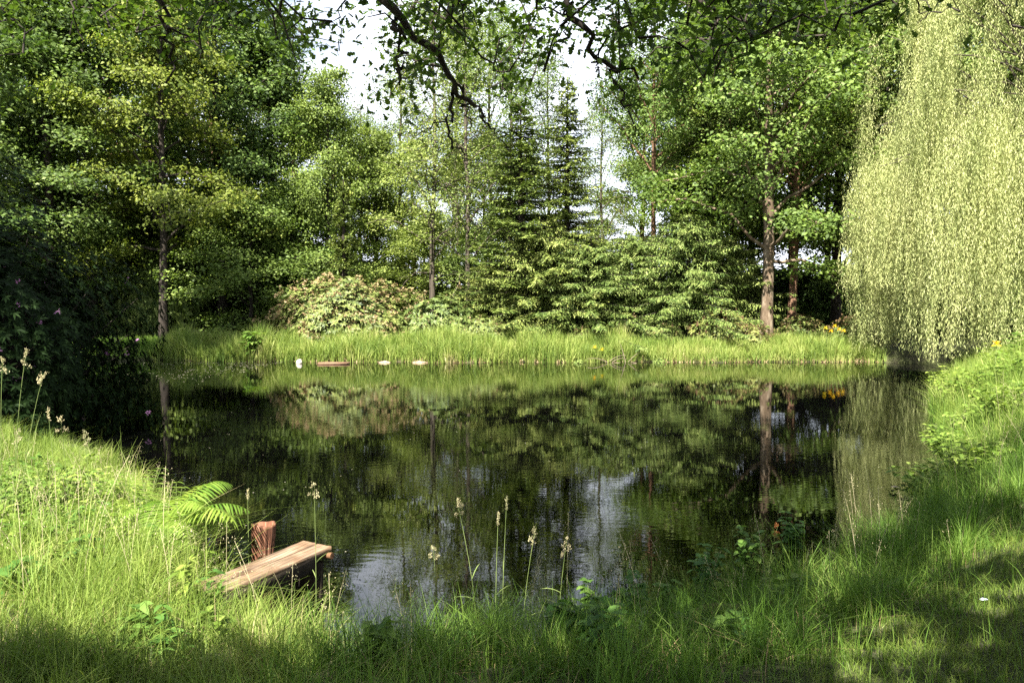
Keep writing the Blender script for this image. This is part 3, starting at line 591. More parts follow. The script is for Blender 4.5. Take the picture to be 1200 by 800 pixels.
    def dens(x, y):
        if y > 175 or x < -40 or x > 1240: return 0
        if x < 130: m = 80; d = .55
        elif x < 350: m = 85; d = .6
        elif x < 455: m = 68; d = .22
        elif x < 640: m = 128; d = .55
        elif x < 700: m = 62; d = .35
        elif x < 850: m = 118; d = .62
        elif x < 1010: m = 72; d = .62
        else: m = 32; d = .30
        t = y/m
        return d*(1 if t < .55 else max(0, (1-t)/.45)) if y > 0 else d
    rg = np.random.default_rng(4)
    for k in range(n):
        p = P[k]; x, y = px[k], py[k]; gxk, gyk = gsh[k, 0], gsh[k, 1]
        inframe = np.isfinite(x) and y > -60 and -60 < x < 1260
        if inframe:
            if p[1] < 4.8 or rg.random() > dens(x, y)*1.1: continue
            if gyk > 10 and gxk > 6: continue
            if gxk < -1.3 and 4.2 < gyk < 9.5 and gxk > -6: continue
            cand.append(p); continue
        if np.hypot(p[0]-2, (p[1]+1)*1.0) > 8.3: continue
        # keep the sunny places open
        if gxk < -.7-.25*(gyk-4) and gyk > 3.7: continue
        if gyk > 9.2: continue
        v = math.sin(gxk*2.3+1.1)*math.sin(gyk*2.9+.4)+.5*math.sin(gxk*5.1+gyk*1.7)
        if gxk > 1.2 and 2.5 < gyk < 6.5 and v > .42: continue
        pass
        if rg.random() < (.40 if gyk > 1.5 else .08): cand.append(p)
    cand = np.array(cand)
    tree_p = np.array(nodes_p)
    d0 = np.array([np.min(np.linalg.norm(tree_p-c_, axis=1)) for c_ in cand]); order = np.argsort(d0)
    arr = np.zeros((len(tree_p)+len(cand)*2, 3)); arr[:len(tree_p)] = tree_p; m = len(tree_p)
    keepC = []; keepD = []
    for k in order:
        p = cand[k]; dd = np.linalg.norm(arr[:m]-p, axis=1); j = dd.argmin(); q = arr[j]
        if dd[j] > 1.7: continue
        mid = (p+q)/2+rng.normal(size=3)*.06*dd[j]+[0, 0, .06]
        T.tube([q, mid, p], [.010+.004*dd[j], .007, .0035], 3)
        arr[m] = mid; arr[m+1] = p; m += 2; keepC += [mid, p]; keepD += [p-q, p-q]
    Cc = np.array(keepC); Dd = unit(np.array(keepD)); vx, vy = proj(Cc)
    near = np.isfinite(vx) & (vy > -260) & (vx > -200) & (vx < 1400)
    for sel, per, sp, lf_ in ((near, 16, (.15, .12), .066), (~near, 11, (.26, .16), .15)):
        c0 = Cc[sel]; n = len(c0)*per; c = np.repeat(c0, per, 0)+rng.normal(size=(n, 3))*[sp[0], sp[0], sp[1]]
        d = rng.normal(size=(n, 3))*[1, 1, .5]+np.repeat(Dd[sel], per, 0)*.7+[0, 0, -.35]; nr = rng.normal(size=(n, 3))*.6+[0, 0, 1]
        k_ = ~is_lit(c); c, d, nr = c[k_], d[k_], nr[k_]; n = len(c)
        if lf_ < .1: C.lobed(c, d, nr, lf_*rng.uniform(.7, 1.25, n))
        else: C.leaves(c, d, nr, lf_*rng.uniform(.7, 1.25, n), .10)
        print('oak', n)
    print('oak leaves', n)
    return T, C
OK_ = oak()
ok = empty('oak_tree', (0, 0, 0)); tag(ok, 'oak whose dark limbs and leaves hang into the top of the picture', 'oak')
OK_[0].build('trunk', bark_dk, ok, True); OK_[1].build('crown', G['oak'], ok)

# ------------------------------------------------------------------ grasses
def blades(mb, rng, P, h, wd, lean=.35, seg=3, dirv=None):
    n = len(P); h = np.broadcast_to(h, n)*rng.uniform(.55, 1.2, n); a = rng.uniform(0, 2*math.pi, n)
    ld = np.column_stack([np.cos(a), np.sin(a), 0*a]); 
    if dirv is not None: ld = unit(ld+np.array(dirv))
    le = (lean*np.abs(rng.normal(size=n))+.05)
    fa = a+math.pi/2+rng.normal(size=n)*.6; side = np.column_stack([np.cos(fa), np.sin(fa), 0*fa])
    w_ = np.broadcast_to(wd, n)*rng.uniform(.6, 1.3, n); vs = []
    for k in range(seg+1):
        t = k/seg; ww = w_*(1-t**1.7*.93)
        p = P+ld*(h*le*t*t)[:, None]; p[:, 2] += h*t*(1-.28*np.minimum(le, 1.6)*t)
        vs += [p-side*(ww/2)[:, None], p+side*(ww/2)[:, None]]
    V = np.stack(vs, 1); m = 2*(seg+1); f = np.array([[2*k, 2*k+1, 2*k+3, 2*k+2] for k in range(seg)])
    mb.add(V, (f[None]+(np.arange(n)*m)[:, None, None]).reshape(-1, 4))
def scatter(rng, x0, x1, y0, y1, dens, dmin=.0, dmax=99, clump=0, cond=None):
    n = int((x1-x0)*(y1-y0)*dens); x = rng.uniform(x0, x1, n); y = rng.uniform(y0, y1, n)
    if clump:
        nc = max(4, n//clump); cx = rng.uniform(x0, x1, nc); cyy = rng.uniform(y0, y1, nc); k = rng.integers(0, nc, n); 
        x = cx[k]+rng.normal(size=n)*.05; y = cyy[k]+rng.normal(size=n)*.05
    d = sdist(x, y); ok_ = (d > dmin) & (d < dmax)
    if cond is not None: ok_ &= cond(x, y, d)
    x, y, d = x[ok_], y[ok_], d[ok_]; return np.column_stack([x, y, height(x, y)]), d
def infr(x, y, m=1.12): return (np.abs(x) < y*.632*m+.3) & ~((np.abs(x+1.62-.42*(y-5.6)) < .30) & (y > 4.75) & (y < 6.1))
rg = np.random.default_rng(101)
def lawnness(x, y): return sm((x-(.75+.93*(y-3.2)))/.6)*sm((sdist(x, y)-.45)/.4)
# lawn (short) on the right
lm = MB()
P, d = scatter(rg, -3, 9, 2.2, 12, 3600, .3, 99, cond=lambda x, y, d: infr(x, y) & (lawnness(x, y) > rg.random(len(x))))
blades(lm, rg, P, .055+.05*rg.random(len(P)), .0035, .9, 2)
P, d = scatter(rg, 2, 16, 9, 24, 500, .9, 99, cond=lambda x, y, d: infr(x, y))
blades(lm, rg, P, .12, .007, .8, 2)
tag(lm.build('lawn_grass', G['lawn']), 'short mown grass dappled with sun and shade at the lower right', 'lawn', kind='stuff')
# tall foreground grass
tm_ = MB()
P, d = scatter(rg, -4, 8, 2.4, 13, 900, -.05, 4, cond=lambda x, y, d: infr(x, y) & (x > -1.1-.1*(y-4)) & (lawnness(x, y) < rg.random(len(x))*1.2))
hh = .22+.18*np.exp(-((d-.35)/.5)**2); blades(tm_, rg, P, hh, .0045, .75, 3)
P, d = scatter(rg, -4, 8, 2.4, 13, 750, -.12, 2.2, clump=60, cond=lambda x, y, d: infr(x, y) & (x > -1.1-.1*(y-4)) & (lawnness(x, y) < .3))
blades(tm_, rg, P, .38, .0048, .8, 4)
P, d = scatter(rg, 1.5, 9, 5.5, 20, 340, -.12, 1.5, clump=40, cond=lambda x, y, d: infr(x, y) & ((lawnness(x, y) < .3) | (y > 8)))
blades(tm_, rg, P, .5, .006, .7, 4)
P, d = scatter(rg, -1.5, 2.5, 4.2, 6.5, 90, -.3, -.02); blades(tm_, rg, P, .35, .004, .5, 4)
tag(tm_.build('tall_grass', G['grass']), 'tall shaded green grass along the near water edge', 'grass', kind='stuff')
# sunny left bank
lb = MB()
P, d = scatter(rg, -7, .2, 2.4, 11, 1500, -.02, 6, cond=lambda x, y, d: infr(x, y) & (x <= -.9-.1*(y-4)))
blades(lb, rg, P, .17+.10*rg.random(len(P)), .0042, .9, 3)
P, d = scatter(rg, -7, .2, 2.4, 11, 900, -.05, 6, clump=50, cond=lambda x, y, d: infr(x, y) & (x <= -.9-.1*(y-4)))
blades(lb, rg, P, .34, .005, .85, 4)
P, d = scatter(rg, -7, -1.6, 3.6, 9.5, 55, .0, 5, cond=lambda x, y, d: infr(x, y)); blades(lb, rg, P, .62, .0055, .6, 4)
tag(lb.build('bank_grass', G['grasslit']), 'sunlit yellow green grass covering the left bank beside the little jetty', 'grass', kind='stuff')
# right bank mound
rb_ = MB()
P, d = scatter(rg, 5, 18, 8.5, 26, 420, .0, 7, clump=30, cond=lambda x, y, d: infr(x, y))
blades(rb_, rg, P, .42, .008, .7, 3)
P, d = scatter(rg, 5, 18, 9, 26, 260, .0, 7, cond=lambda x, y, d: infr(x, y)); blades(rb_, rg, P, .6, .009, .5, 3)
tag(rb_.build('meadow_grass', G['grasslit']), 'rough green growth on the rising right bank in front of the willow', 'grass', kind='stuff')
# far bank
fb = MB()
P, d = scatter(rg, -13, 4.2, 27.2, 31, 620, -.15, 1.9, clump=14, cond=lambda x, y, d: y > 27.3)
blades(fb, rg, P, .74+.14*np.sin(P[:, 0]*1.9)+.12*np.sin(P[:, 0]*4.7+P[:, 1]*3), .024, .4, 3)
P, d = scatter(rg, -13, 13, 27.2, 31, 420, -.05, 2.2, cond=lambda x, y, d: (y > 27.3)); blades(fb, rg, P, .5, .022, .5, 3)
P, d = scatter(rg, 4, 13, 27.2, 31.5, 500, -.05, 2.6, cond=lambda x, y, d: (y > 27.3)); blades(fb, rg, P, .42+.25*np.exp(-((P[:, 0]-11)/1.6)**2), .018, .6, 3)
tag(fb.build('bank_reeds', G['reed']), 'band of bright green reeds and grass along the far waterline', 'reeds', kind='stuff')
fs = MB()
P, d = scatter(rg, -22, -10, 24, 35, 260, .0, 6); blades(fs, rg, P, .35, .02, .6, 3)
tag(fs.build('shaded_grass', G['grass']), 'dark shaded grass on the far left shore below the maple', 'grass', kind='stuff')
dr = MB()
P, d = scatter(rg, -11.5, 13, 27.2, 31, 200, -.12, .12, cond=lambda x, y, d: (y > 27.3)); blades(dr, rg, P, .16, .03, 1.2, 3)
P, d = scatter(rg, -5, 5, 3, 8, 150, .1, 3, cond=lambda x, y, d: infr(x, y) & (lawnness(x, y) < .4)); blades(dr, rg, P, .2, .0035, 1.3, 4)
tag(dr.build('dead_grass', G['dry']), 'tan dead stems edging the far waterline and scattered in the near grass', 'dead grass', kind='stuff')

pg = MB()
def panicles(P, hh):
    for p, h_ in zip(P, hh):
        a = rg.uniform(0, 6.28); le = rg.uniform(.05, .35)*h_; s_ = np.linspace(0, 1, 6); Q = p+np.column_stack([np.cos(a)*le*s_**2, np.sin(a)*le*s_**2, h_*s_]); pg.tube(Q, .0012, 3)
        m = 26; u = rg.uniform(.68, 1, m); c = interp(Q, u)+rg.normal(size=(m, 3))*[.016, .016, .012]*(1.3-u)[:, None]*3; pg.leaves(c, rg.normal(size=(m, 3))*.5+[0, 0, 1], rg.normal(size=(m, 3)), .010, .004)
P, d = scatter(rg, -1.4, 3.4, 4.0, 8.0, 14, -.05, .9, cond=lambda x, y, d: infr(x, y)); panicles(P, rg.uniform(.35, .75, len(P)))
P, d = scatter(rg, -6, -1.2, 4.0, 8.5, 12, .0, 3, cond=lambda x, y, d: infr(x, y)); panicles(P, rg.uniform(.35, .65, len(P)))
P, d = scatter(rg, 2, 7, 6, 14, 5, -.05, 1.2, cond=lambda x, y, d: infr(x, y)); panicles(P, rg.uniform(.4, .8, len(P)))
tag(pg.build('panicle_grass', G['seed']), 'fine airy seed heads of wild grass along the near water edge', 'grass', kind='stuff')
# ------------------------------------------------------------------ jetty and post
def plank_mat():
    m, N, L, out = nodes('weathered_plank')
    tc = N.new('ShaderNodeTexCoord'); mp = N.new('ShaderNodeMapping'); mp.inputs['Scale'].default_value = (60, 3.5, 60); rt = N.new('ShaderNodeMapping'); rt.inputs['Rotation'].default_value = (0, 0, R_(26)); L.new(tc.outputs['Object'], rt.inputs[0]); L.new(rt.outputs[0], mp.inputs[0])
    a = N.new('ShaderNodeTexNoise'); a.inputs['Scale'].default_value = 1; a.inputs['Detail'].default_value = 6; L.new(mp.outputs[0], a.inputs['Vector'])
    b = N.new('ShaderNodeTexNoise'); b.inputs['Scale'].default_value = 5; b.inputs['Detail'].default_value = 5; L.new(tc.outputs['Object'], b.inputs['Vector'])
    r = ramp(N, L, a.outputs['Fac'], [(.3, (.05, .034, .024)), (.5, (.185, .13, .09)), (.72, (.33, .25, .185))])
    r2 = ramp(N, L, b.outputs['Fac'], [(.38, (1, .95, .85)), (.62, (.62, .5, .36))])
    mx = N.new('ShaderNodeMix'); mx.data_type = 'RGBA'; mx.blend_type = 'MULTIPLY'; mx.inputs['Factor'].default_value = 1
    L.new(r.outputs[0], mx.inputs[6]); L.new(r2.outputs[0], mx.inputs[7])
    p = N.new('ShaderNodeBsdfPrincipled'); L.new(mx.outputs[2], p.inputs['Base Color']); p.inputs['Roughness'].default_value = .85
    bp = N.new('ShaderNodeBump'); bp.inputs['Distance'].default_value = .004; L.new(a.outputs['Fac'], bp.inputs['Height']); L.new(bp.outputs[0], p.inputs['Normal'])
    L.new(p.outputs[0], out.inputs[0]); return m
pm = plank_mat()
zj = .36
e1 = at(349, 640, 6.1); e2 = at(386, 645, 5.98)
A0 = np.array([-1.60, 6.10]); A1 = np.array([-1.345, 5.97])      # far end corners
dirn = unit(np.array([-.30, -1.0])); perp2 = np.array([-dirn[1], dirn[0]])  # towards the bank
perp2 = unit(A1-A0); dirn = np.array([perp2[1], -perp2[0]]); dirn = dirn if dirn[1] < 0 else -dirn
dirn = unit(dirn+np.array([-.02, 0]))
jr = empty('wooden_jetty', (A0[0], A0[1], zj)); tag(jr, 'small weathered two plank jetty reaching from the left bank over the water', 'jetty')
def plank(nm, o0, wdt, Lg, th, seed, z=0, mat=None, start=0.0):
    rng = np.random.default_rng(seed); mb = MB(); nS = 26; ts = np.linspace(start, Lg, nS)
    prof = np.array([[0, -.004], [.006, 0], [wdt*.35, .001], [wdt*.7, 0], [wdt-.006, 0], [wdt, -.005], [wdt, -th+.004], [wdt-.006, -th], [.006, -th], [0, -th+.004]])
    V = []
    for k, t in enumerate(ts):
        sag = -.015*math.sin(math.pi*t/Lg); e = rng.normal(size=len(prof))*.0018
        q = o0+dirn*(t+(rng.normal()*.004 if k in (0, nS-1) else 0))
        for i, (a, b) in enumerate(prof):
            u = a+(e[i] if i in (0, 5) else 0); V.append([q[0]+perp2[0]*u-A0[0], q[1]+perp2[1]*u-A0[1], z+b+sag+e[i]*.6])
    m = len(prof); f = [[k*m+i, k*m+(i+1) % m, (k+1)*m+(i+1) % m, (k+1)*m+i] for k in range(nS-1) for i in range(m)]
    for b in (0, (nS-1)*m): f += [[b, b+1, b+2, b+9], [b+2, b+7, b+8, b+9], [b+2, b+3, b+6, b+7], [b+3, b+4, b+5, b+6]]
    mb.add(V, f); return mb.build(nm, mat or pm, jr)
W = .132
plank('plank', A0, W, 1.55, .035, 1)
plank('plank', A0+perp2*(W+.012), W+.006, 1.52, .035, 2, -.002)
beam_m = roughmat('dark_beam', [(.3, (.012, .009, .007)), (.6, (.035, .026, .018)), (.8, (.07, .05, .035))], (12, 12, 12), .5)  # much darker brown than the planks on top
log_m = roughmat('orange_brown_wood', [(.3, (.06, .03, .015)), (.6, (.17, .09, .045)), (.8, (.30, .18, .10))], (18, 18, 8), .6)
def barpart(nm, p, q, r, mat, k=8, seed=0):
    mb = MB(); rng = np.random.default_rng(seed); p = np.array(p, float); q = np.array(q, float); s = np.linspace(0, 1, 8)[:, None]
    mb.tube(p+(q-p)*s, r*(1+.05*rng.normal(size=8)), k, caps=True, wob=.05, rng=rng); return mb.build(nm, mat, jr, True)
pe = np.array([perp2[0], perp2[1], 0]); de = np.array([dirn[0], dirn[1], 0])
barpart('cross_log', pe*-.03+de*.05+[0, 0, -.068], pe*.315+de*.035+[0, 0, -.062], .025, log_m, 10, 3)
for u, t in ((.02, .10), (.235, .10), (.02, .85), (.235, .85)):
    barpart('post', pe*u+de*t+[0, 0, -1.0], pe*u+de*t+[0, 0, -.10], .038, beam_m, 8, 4)
mb = MB(); mb.box((0, 0, 0), (1, 1, 1), np.column_stack([pe*.24, de*.03, np.array([0, 0, .20])]), pe*.015+de*.14+[0, 0, -.30]); mb.build('cross_board', beam_m, jr)
for u in (.0, .245):
    mb = MB(); mb.box((0, 0, 0), (1, 1, 1), np.column_stack([pe*.035, de*1.2, np.array([0, 0, .10])]), pe*u+de*.18+[0, 0, -.14]); mb.build('side_beam', beam_m, jr)

# corrugated rusty post: a rotten hollow trunk section
rust = roughmat('rusty_brown_fibre', [(.3, (.04, .018, .011)), (.5, (.16, .068, .038)), (.7, (.31, .165, .105))], (48, 48, 3), 1, detail=5)
def post():
    rng = np.random.default_rng(8); k = 40; zz = np.concatenate([np.linspace(-1.0, .48, 24), [.50, .515]]); mb = MB(); V = []
    an = np.arange(k)*2*math.pi/k; rid = rng.normal(size=k)*.004
    for i, z in enumerate(zz):
        r = .088*(1-.04*math.sin(z*7))+np.where(np.arange(k) % 3 == 0, -.009, .002)*(.3 if z > .36 else 1)+rid*(1 if z < .4 else .4)
        if z > .4: r = r+.006
        top = .006*np.sin(an*2+1)+.004*np.sin(an*5) if i >= len(zz)-2 else 0
        V.append(np.column_stack([r*np.cos(an), r*np.sin(an), np.full(k, z)+top]))
    inner = V[-1].copy(); inner[:, :2] *= .8; deep = inner.copy(); deep[:, 2] -= .1; cen = deep*[0.02, .02, 1]
    V += [inner, deep, cen]; n = len(V); Vv = np.concatenate(V)
    f = [[i*k+j, i*k+(j+1) % k, (i+1)*k+(j+1) % k, (i+1)*k+j] for i in range(n-1) for j in range(k)]
    mb.add(Vv, f); return mb
pb = at(305, 664, 6.35)
pr = post().build('rusty_post', rust); pr.location = (pb[0], 6.4, .30); pr.rotation_euler = (R_(-1), R_(2.5), .6)
pr.location.z = at(305, 615, 6.4)[2]-.51
tag(pr, 'thick hollow reddish brown ribbed post standing in the water behind the jetty', 'post')

# ------------------------------------------------------------------ small plants
def stalk(name, px, ptop, bx, Y, label, kind='cock', bend=None, group=None, seedm=None, r=.0022):
    rng = np.random.default_rng(int(px*7+ptop)); top = at(px, ptop, Y); gx0 = X(bx, Y); gz0 = max(0, float(height(gx0, Y)))-.02
    b = np.array([gx0, Y, gz0]); e = empty(name, b); tag(e, label, 'grass stalk', group); s = np.linspace(0, 1, 9)[:, None]; t = top-b
    P = t*s; P[:, 0] = t[0]*s[:, 0]**1.7; P[:, 1] += .01*np.sin(s[:, 0]*5)
    st = MB(); st.tube(P, r*(1.2-.6*s[:, 0]), 4)
    st.longleaves(P[[2, 3, 4]], unit(rng.normal(size=(3, 3))*[1, 1, .2]+[0, 0, .9]), rng.normal(size=(3, 3)), .16, .006, .35, 3)
    st.build('stem', stem_m, e); hd = MB(); dT = unit(P[-1]-P[-2]); 
    if kind == 'cock':
        for q in range(7):
            u = q/7; c = P[-1]-dT*(.10*u)+rng.normal(size=3)*.004; side = unit(rng.normal(size=3))*(.012+.028*u)
            c2 = c+side; st2 = 14
            o = c2+rng.normal(size=(st2, 3))*[.006, .006, .008]; hd.leaves(o, dT+rng.normal(size=(st2, 3))*.6, rng.normal(size=(st2, 3)), .014, .006)
            hd.tube([c, c2], [.0012, .0012], 3)
    else:
        n = 70; u = rng.random(n); o = P[-1]-dT*(.09*u)[:, None]+rng.normal(size=(n, 3))*.003
        hd.leaves(o, dT+rng.normal(size=(n, 3))*.5, rng.normal(size=(n, 3)), .014, .005)
    hd.build('seed_head', seedm or G['seed'], e); return e
Ys = 6.2
for a in [(32, 410, 5, 5.6, 'tallest pale seed stalk leaning right at the left edge against the dark rhododendron', 'cock'),
          (52, 438, 14, 5.8, 'pale seed stalk leaning right, second highest against the dark rhododendron', 'cock'),
          (4, 420, -8, 5.5, 'pale seed stalk cut by the left edge of the picture', 'cock'),
          (57, 478, 60, 6.0, 'upright narrow seed stalk between the leaning stalks and the round heads at left', 'foxtail'),
          (72, 490, 74, 6.1, 'upright fluffy seed stalk above the weeds left of the rhododendron base', 'cock'),
          (100, 505, 100, 6.2, 'fluffy seed stalk above the leafy weeds, rightmost of the left group', 'cock'),
          (22, 505, 10, 5.9, 'short fluffy seed stalk low among the leafy weeds at the left edge', 'cock'),
          (291, 572, 286, 6.0, 'thin straight seed stalk rising just left of the rusty post', 'foxtail'),
          (369, 568, 366, 5.7, 'seed stalk with a pale head rising in front of the jetty end', 'cock'),
          (257, 610, 254, 6.2, 'short seed stalk between the fern and the rusty post', 'foxtail'),
          (198, 565, 190, 6.6, 'thin stalk above the rows of arched leaves left of the jetty', 'foxtail'),
          (535, 584, 560, 4.9, 'tall thick grass stalk with a pale head in the middle of the near edge', 'cock'),
          (594, 582, 588, 5.0, 'tall seed stalk right of the thick one at the middle of the near edge', 'foxtail'),
          (584, 600, 580, 5.1, 'slim fluffy stalk hidden just behind its taller neighbour at the middle', 'foxtail'),
          (627, 620, 612, 5.0, 'thin pale stalk right of the middle, leaning slightly right', 'cock'),
          (664, 632, 655, 5.1, 'fluffy pale stalk over the dark reflections right of the middle', 'cock'),
          (508, 640, 512, 4.9, 'short fluffy stalk left of the thick stalk at the middle of the near edge', 'cock')]:
    stalk('grass_stalk', a[0], a[1], a[2], a[3], a[4], a[5])
stalk('sorrel_stalk', 911, 615, 906, 6.3, 'rusty orange sorrel spike standing out above the shaded grass at right', 'cock', seedm=G['seedrust'])

def fern(loc, nf, Lf, rz, label, seed, scale=1, azr=(0, 6.28)):
    rng = np.random.default_rng(seed); e = empty('fern', loc, rz, scale); tag(e, label, 'fern')
    for k in range(nf):
        az = azr[0]+(azr[1]-azr[0])*(k+.5)/nf+rng.normal()*.12; el = rng.uniform(.7, 1.25); ln = Lf*rng.uniform(.75, 1.1)
        s = np.linspace(0, 1, 26); dr_ = np.array([math.cos(az), math.sin(az), 0]); P = dr_*(ln*s*math.cos(el*.8))[:, None]*1.1
        P[:, 2] = ln*(math.sin(el)*s*1.15-.62*s**2.4); perp = np.array([-dr_[1], dr_[0], 0]); fr = MB(); fr.tube(P, .0028*(1-s)+.0008, 3)
        tg = unit(np.gradient(P, axis=0)); w_ = np.sin(math.pi*np.clip(s*.88+.1, 0, 1))**.8*.13*Lf/.6
        for sg in (-1, 1):
            dl = perp*sg+tg*.35+np.array([0, 0, -.18]); nn = np.cross(tg, perp)
            fr.longleaves(P[2:], unit(dl[2:]+rng.normal(size=dl[2:].shape)*.06), nn[2:], w_[2:]*1.1+.01, .0125*Lf/.6, .3, 3)
        fr.build('frond', G['fern'], e)
    return e
x, y = X(196, 6.5), 6.3
fern((X(178, 6.0), 6.0, float(height(X(178, 6.0), 6.0))+.12), 13, .82, 0, 'bright yellow green fern arching towards the rusty post', 9, 1.0, (-1.2, 1.9))
fern((X(150, 6.8), 6.8, float(height(X(150, 6.8), 6.8))+.05), 9, .6, 0, 'smaller bright fern behind and left of the arching one', 10, 1.0, (-2.2, 2.6))
for k_, (px_, Y_, sc_, lb_) in enumerate([(70, 6.1, .8, 'fern in the sunlit grass at left, farthest from the water'), (112, 5.8, .85, 'fern in the sunlit grass directly left of the arching fern'), (205, 5.9, .8, 'small fern between the arching fern and the jetty planks'), (30, 5.4, .7, 'low fern near the left picture edge'), (128, 6.3, .95, 'fern touching the arching fern on its left side'), (160, 5.5, .85, 'fern just below the arching fern, nearest to the jetty shadow'), (95, 7.0, .9, 'fern on the crest of the left bank among the seed stalks')]):
    fern((X(px_, Y_), Y_, float(height(X(px_, Y_), Y_))+.03), 8, .52, k_, lb_, 20+k_, sc_)
def arched(px, ptop, Y, label, seed):
    rng = np.random.default_rng(seed); x0 = X(px, Y); g = max(.0, float(height(x0, Y))); top = at(px, ptop, Y)[2]-g
    e = empty('leafy_stem_plant', (x0, Y, g)); tag(e, label, 'wild plant', 'arched leaf plants left of the jetty'); st = MB(); lf = MB(); ns = 3
    for q in range(ns):
        s = np.linspace(0, 1, 14); lx = rng.normal(size=2)*.10; P = np.column_stack([lx[0]*s+rng.normal()*.03, lx[1]*s+rng.normal()*.03, top*s*rng.uniform(.8, 1.0)]); st.tube(P, .003*(1-s)+.0015, 4)
        for k in range(3, 14):
            for sg in (0, math.pi):
                a = sg+rng.normal()*.25; lf.longleaves(P[k:k+1], np.array([[math.cos(a), math.sin(a)*.5, .45]]), np.array([[0, 0, 1.]]), .13*(1.25-s[k]*.6), .020, .6, 4)
    st.build('stem', stem_m, e); lf.build('leaves', G['fern'], e)
for k, (px, pt, Y) in enumerate([(155, 545, 6.9), (174, 553, 6.8), (192, 562, 6.7), (137, 550, 7.0)]):
    arched(px, pt, Y, ['arched leaf plant tallest of the row beside the dark rhododendron base', 'arched leaf plant second from the water in its row', 'arched leaf plant at the water end of its row', 'arched leaf plant farthest from the water in its row'][k], 60+k)
def weed(loc, h, r, n, mat, label, seed, leaf=.05, wd=.028, group=None, name='weed_plant', cat='wild plant'):
    rng = np.random.default_rng(seed); e = empty(name, loc); tag(e, label, cat, group); st = MB(); lf = MB()
    for q in range(n):
        a = rng.uniform(0, 6.28); rr = r*math.sqrt(rng.random()); s = np.linspace(0, 1, 9); hq = h*rng.uniform(.6, 1.1)
        P = np.column_stack([math.cos(a)*rr*(.35+.65*s), math.sin(a)*rr*(.35+.65*s), hq*s-.02]); P[1:] += rng.normal(size=(8, 3))*.012; st.tube(P, .0025*(1-s)+.0012, 3)
        c = np.repeat(P[2:], 3, 0); m = len(c); an = rng.uniform(0, 6.28, m)
        lf.longleaves(c, np.column_stack([np.cos(an), np.sin(an), rng.uniform(-.1, .6, m)]), np.tile([0, 0, 1.], (m, 1))+rng.normal(size=(m, 3))*.25, leaf*rng.uniform(.6, 1.2, m), wd, .4, 3)
    st.build('stem', stem_m, e); lf.build('leaves', mat, e); return e
wl = 'coarse broad leaved weed poking out of the long grass near the viewer'; wg = 'coarse weeds in the near grass'; rw = np.random.default_rng(55); kk = 0
while kk < 34:
    Yw = rw.uniform(3.4, 7.0); px = rw.uniform(-10, 960); x0 = X(px, Yw)
    if float(sdist(x0, Yw)) < .12 or abs(x0+1.62-.42*(Yw-5.6)) < .4: continue
    lf_ = rw.uniform(.05, .11); weed((x0, Yw, float(height(x0, Yw))), rw.uniform(.16, .36), rw.uniform(.06, .14), int(rw.integers(3, 8)), G['weedshade'] if kk % 3 else G['weed'], wl, 600+kk, lf_, lf_*rw.uniform(.3, .55), wg); kk += 1
wl = 'leafy green weed in the sunlit patch at the left edge below the seed stalks'; wg = 'leafy weeds at the left edge'
for k, (px, Y, h_) in enumerate([(5, 5.9, .42), (40, 6.3, .42), (75, 6.6, .42), (105, 6.9, .42), (130, 7.2, .4), (20, 6.8, .5), (60, 7.2, .48), (95, 7.6, .42), (-20, 6.4, .5)]):
    x0 = X(px, Y); weed((x0, Y, float(height(x0, Y))), h_, .26, 26, G['weed'], wl, 200+k, .055, .03, wg)
for k, (px, Y, h_) in enumerate([(150, 6.9, .34), (172, 6.6, .32), (120, 6.2, .3), (60, 5.7, .3), (90, 5.3, .28), (20, 5.2, .26), (150, 5.7, .26), (200, 6.4, .26), (130, 5.0, .2), (45, 4.8, .2)]):
    x0 = X(px, Y); weed((x0, Y, float(height(x0, Y))), h_, .24, 20, G['weed'], wl, 240+k, .045, .022, wg)
wl = 'leafy weed among the rough grass on the right bank below the willow'; wg = 'leafy weeds on the right bank'
for k, (px, Y, h_) in enumerate([(1125, 15, .6), (1160, 14, .6), (1195, 13, .6), (1150, 12, .5), (1190, 11, .5), (1130, 10.5, .45), (1115, 17, .6), (1175, 17, .6), (1100, 9.4, .4), (1160, 9, .4), (1210, 16, .6)]):
    x0 = X(px, Y); weed((x0, Y, float(height(x0, Y))), h_, .5, 34, G['weed'], wl, 300+k, .10, .05, wg)
for k, (px, Y, lb_) in enumerate([(742, 5.4, 'pair of broad leaved shoots by the water right of the middle'), (690, 5.2, 'small broad leaved plant in the grass left of the broad leaved shoots'), (830, 6.0, 'broad leaved plant at the water below the reflected pale trunk'),
        (880, 6.6, 'broad leaved plant just left of the rusty sorrel spike'), (935, 7.0, 'broad leaved plant right of the rusty sorrel spike'), (790, 5.3, 'broad leaved plant above the mossy log')]):
    x0 = X(px, Y); weed((x0, Y, max(0, float(height(x0, Y)))), .32, .14, 7, G['weedshade'], lb_, 400+k, .07, .05)
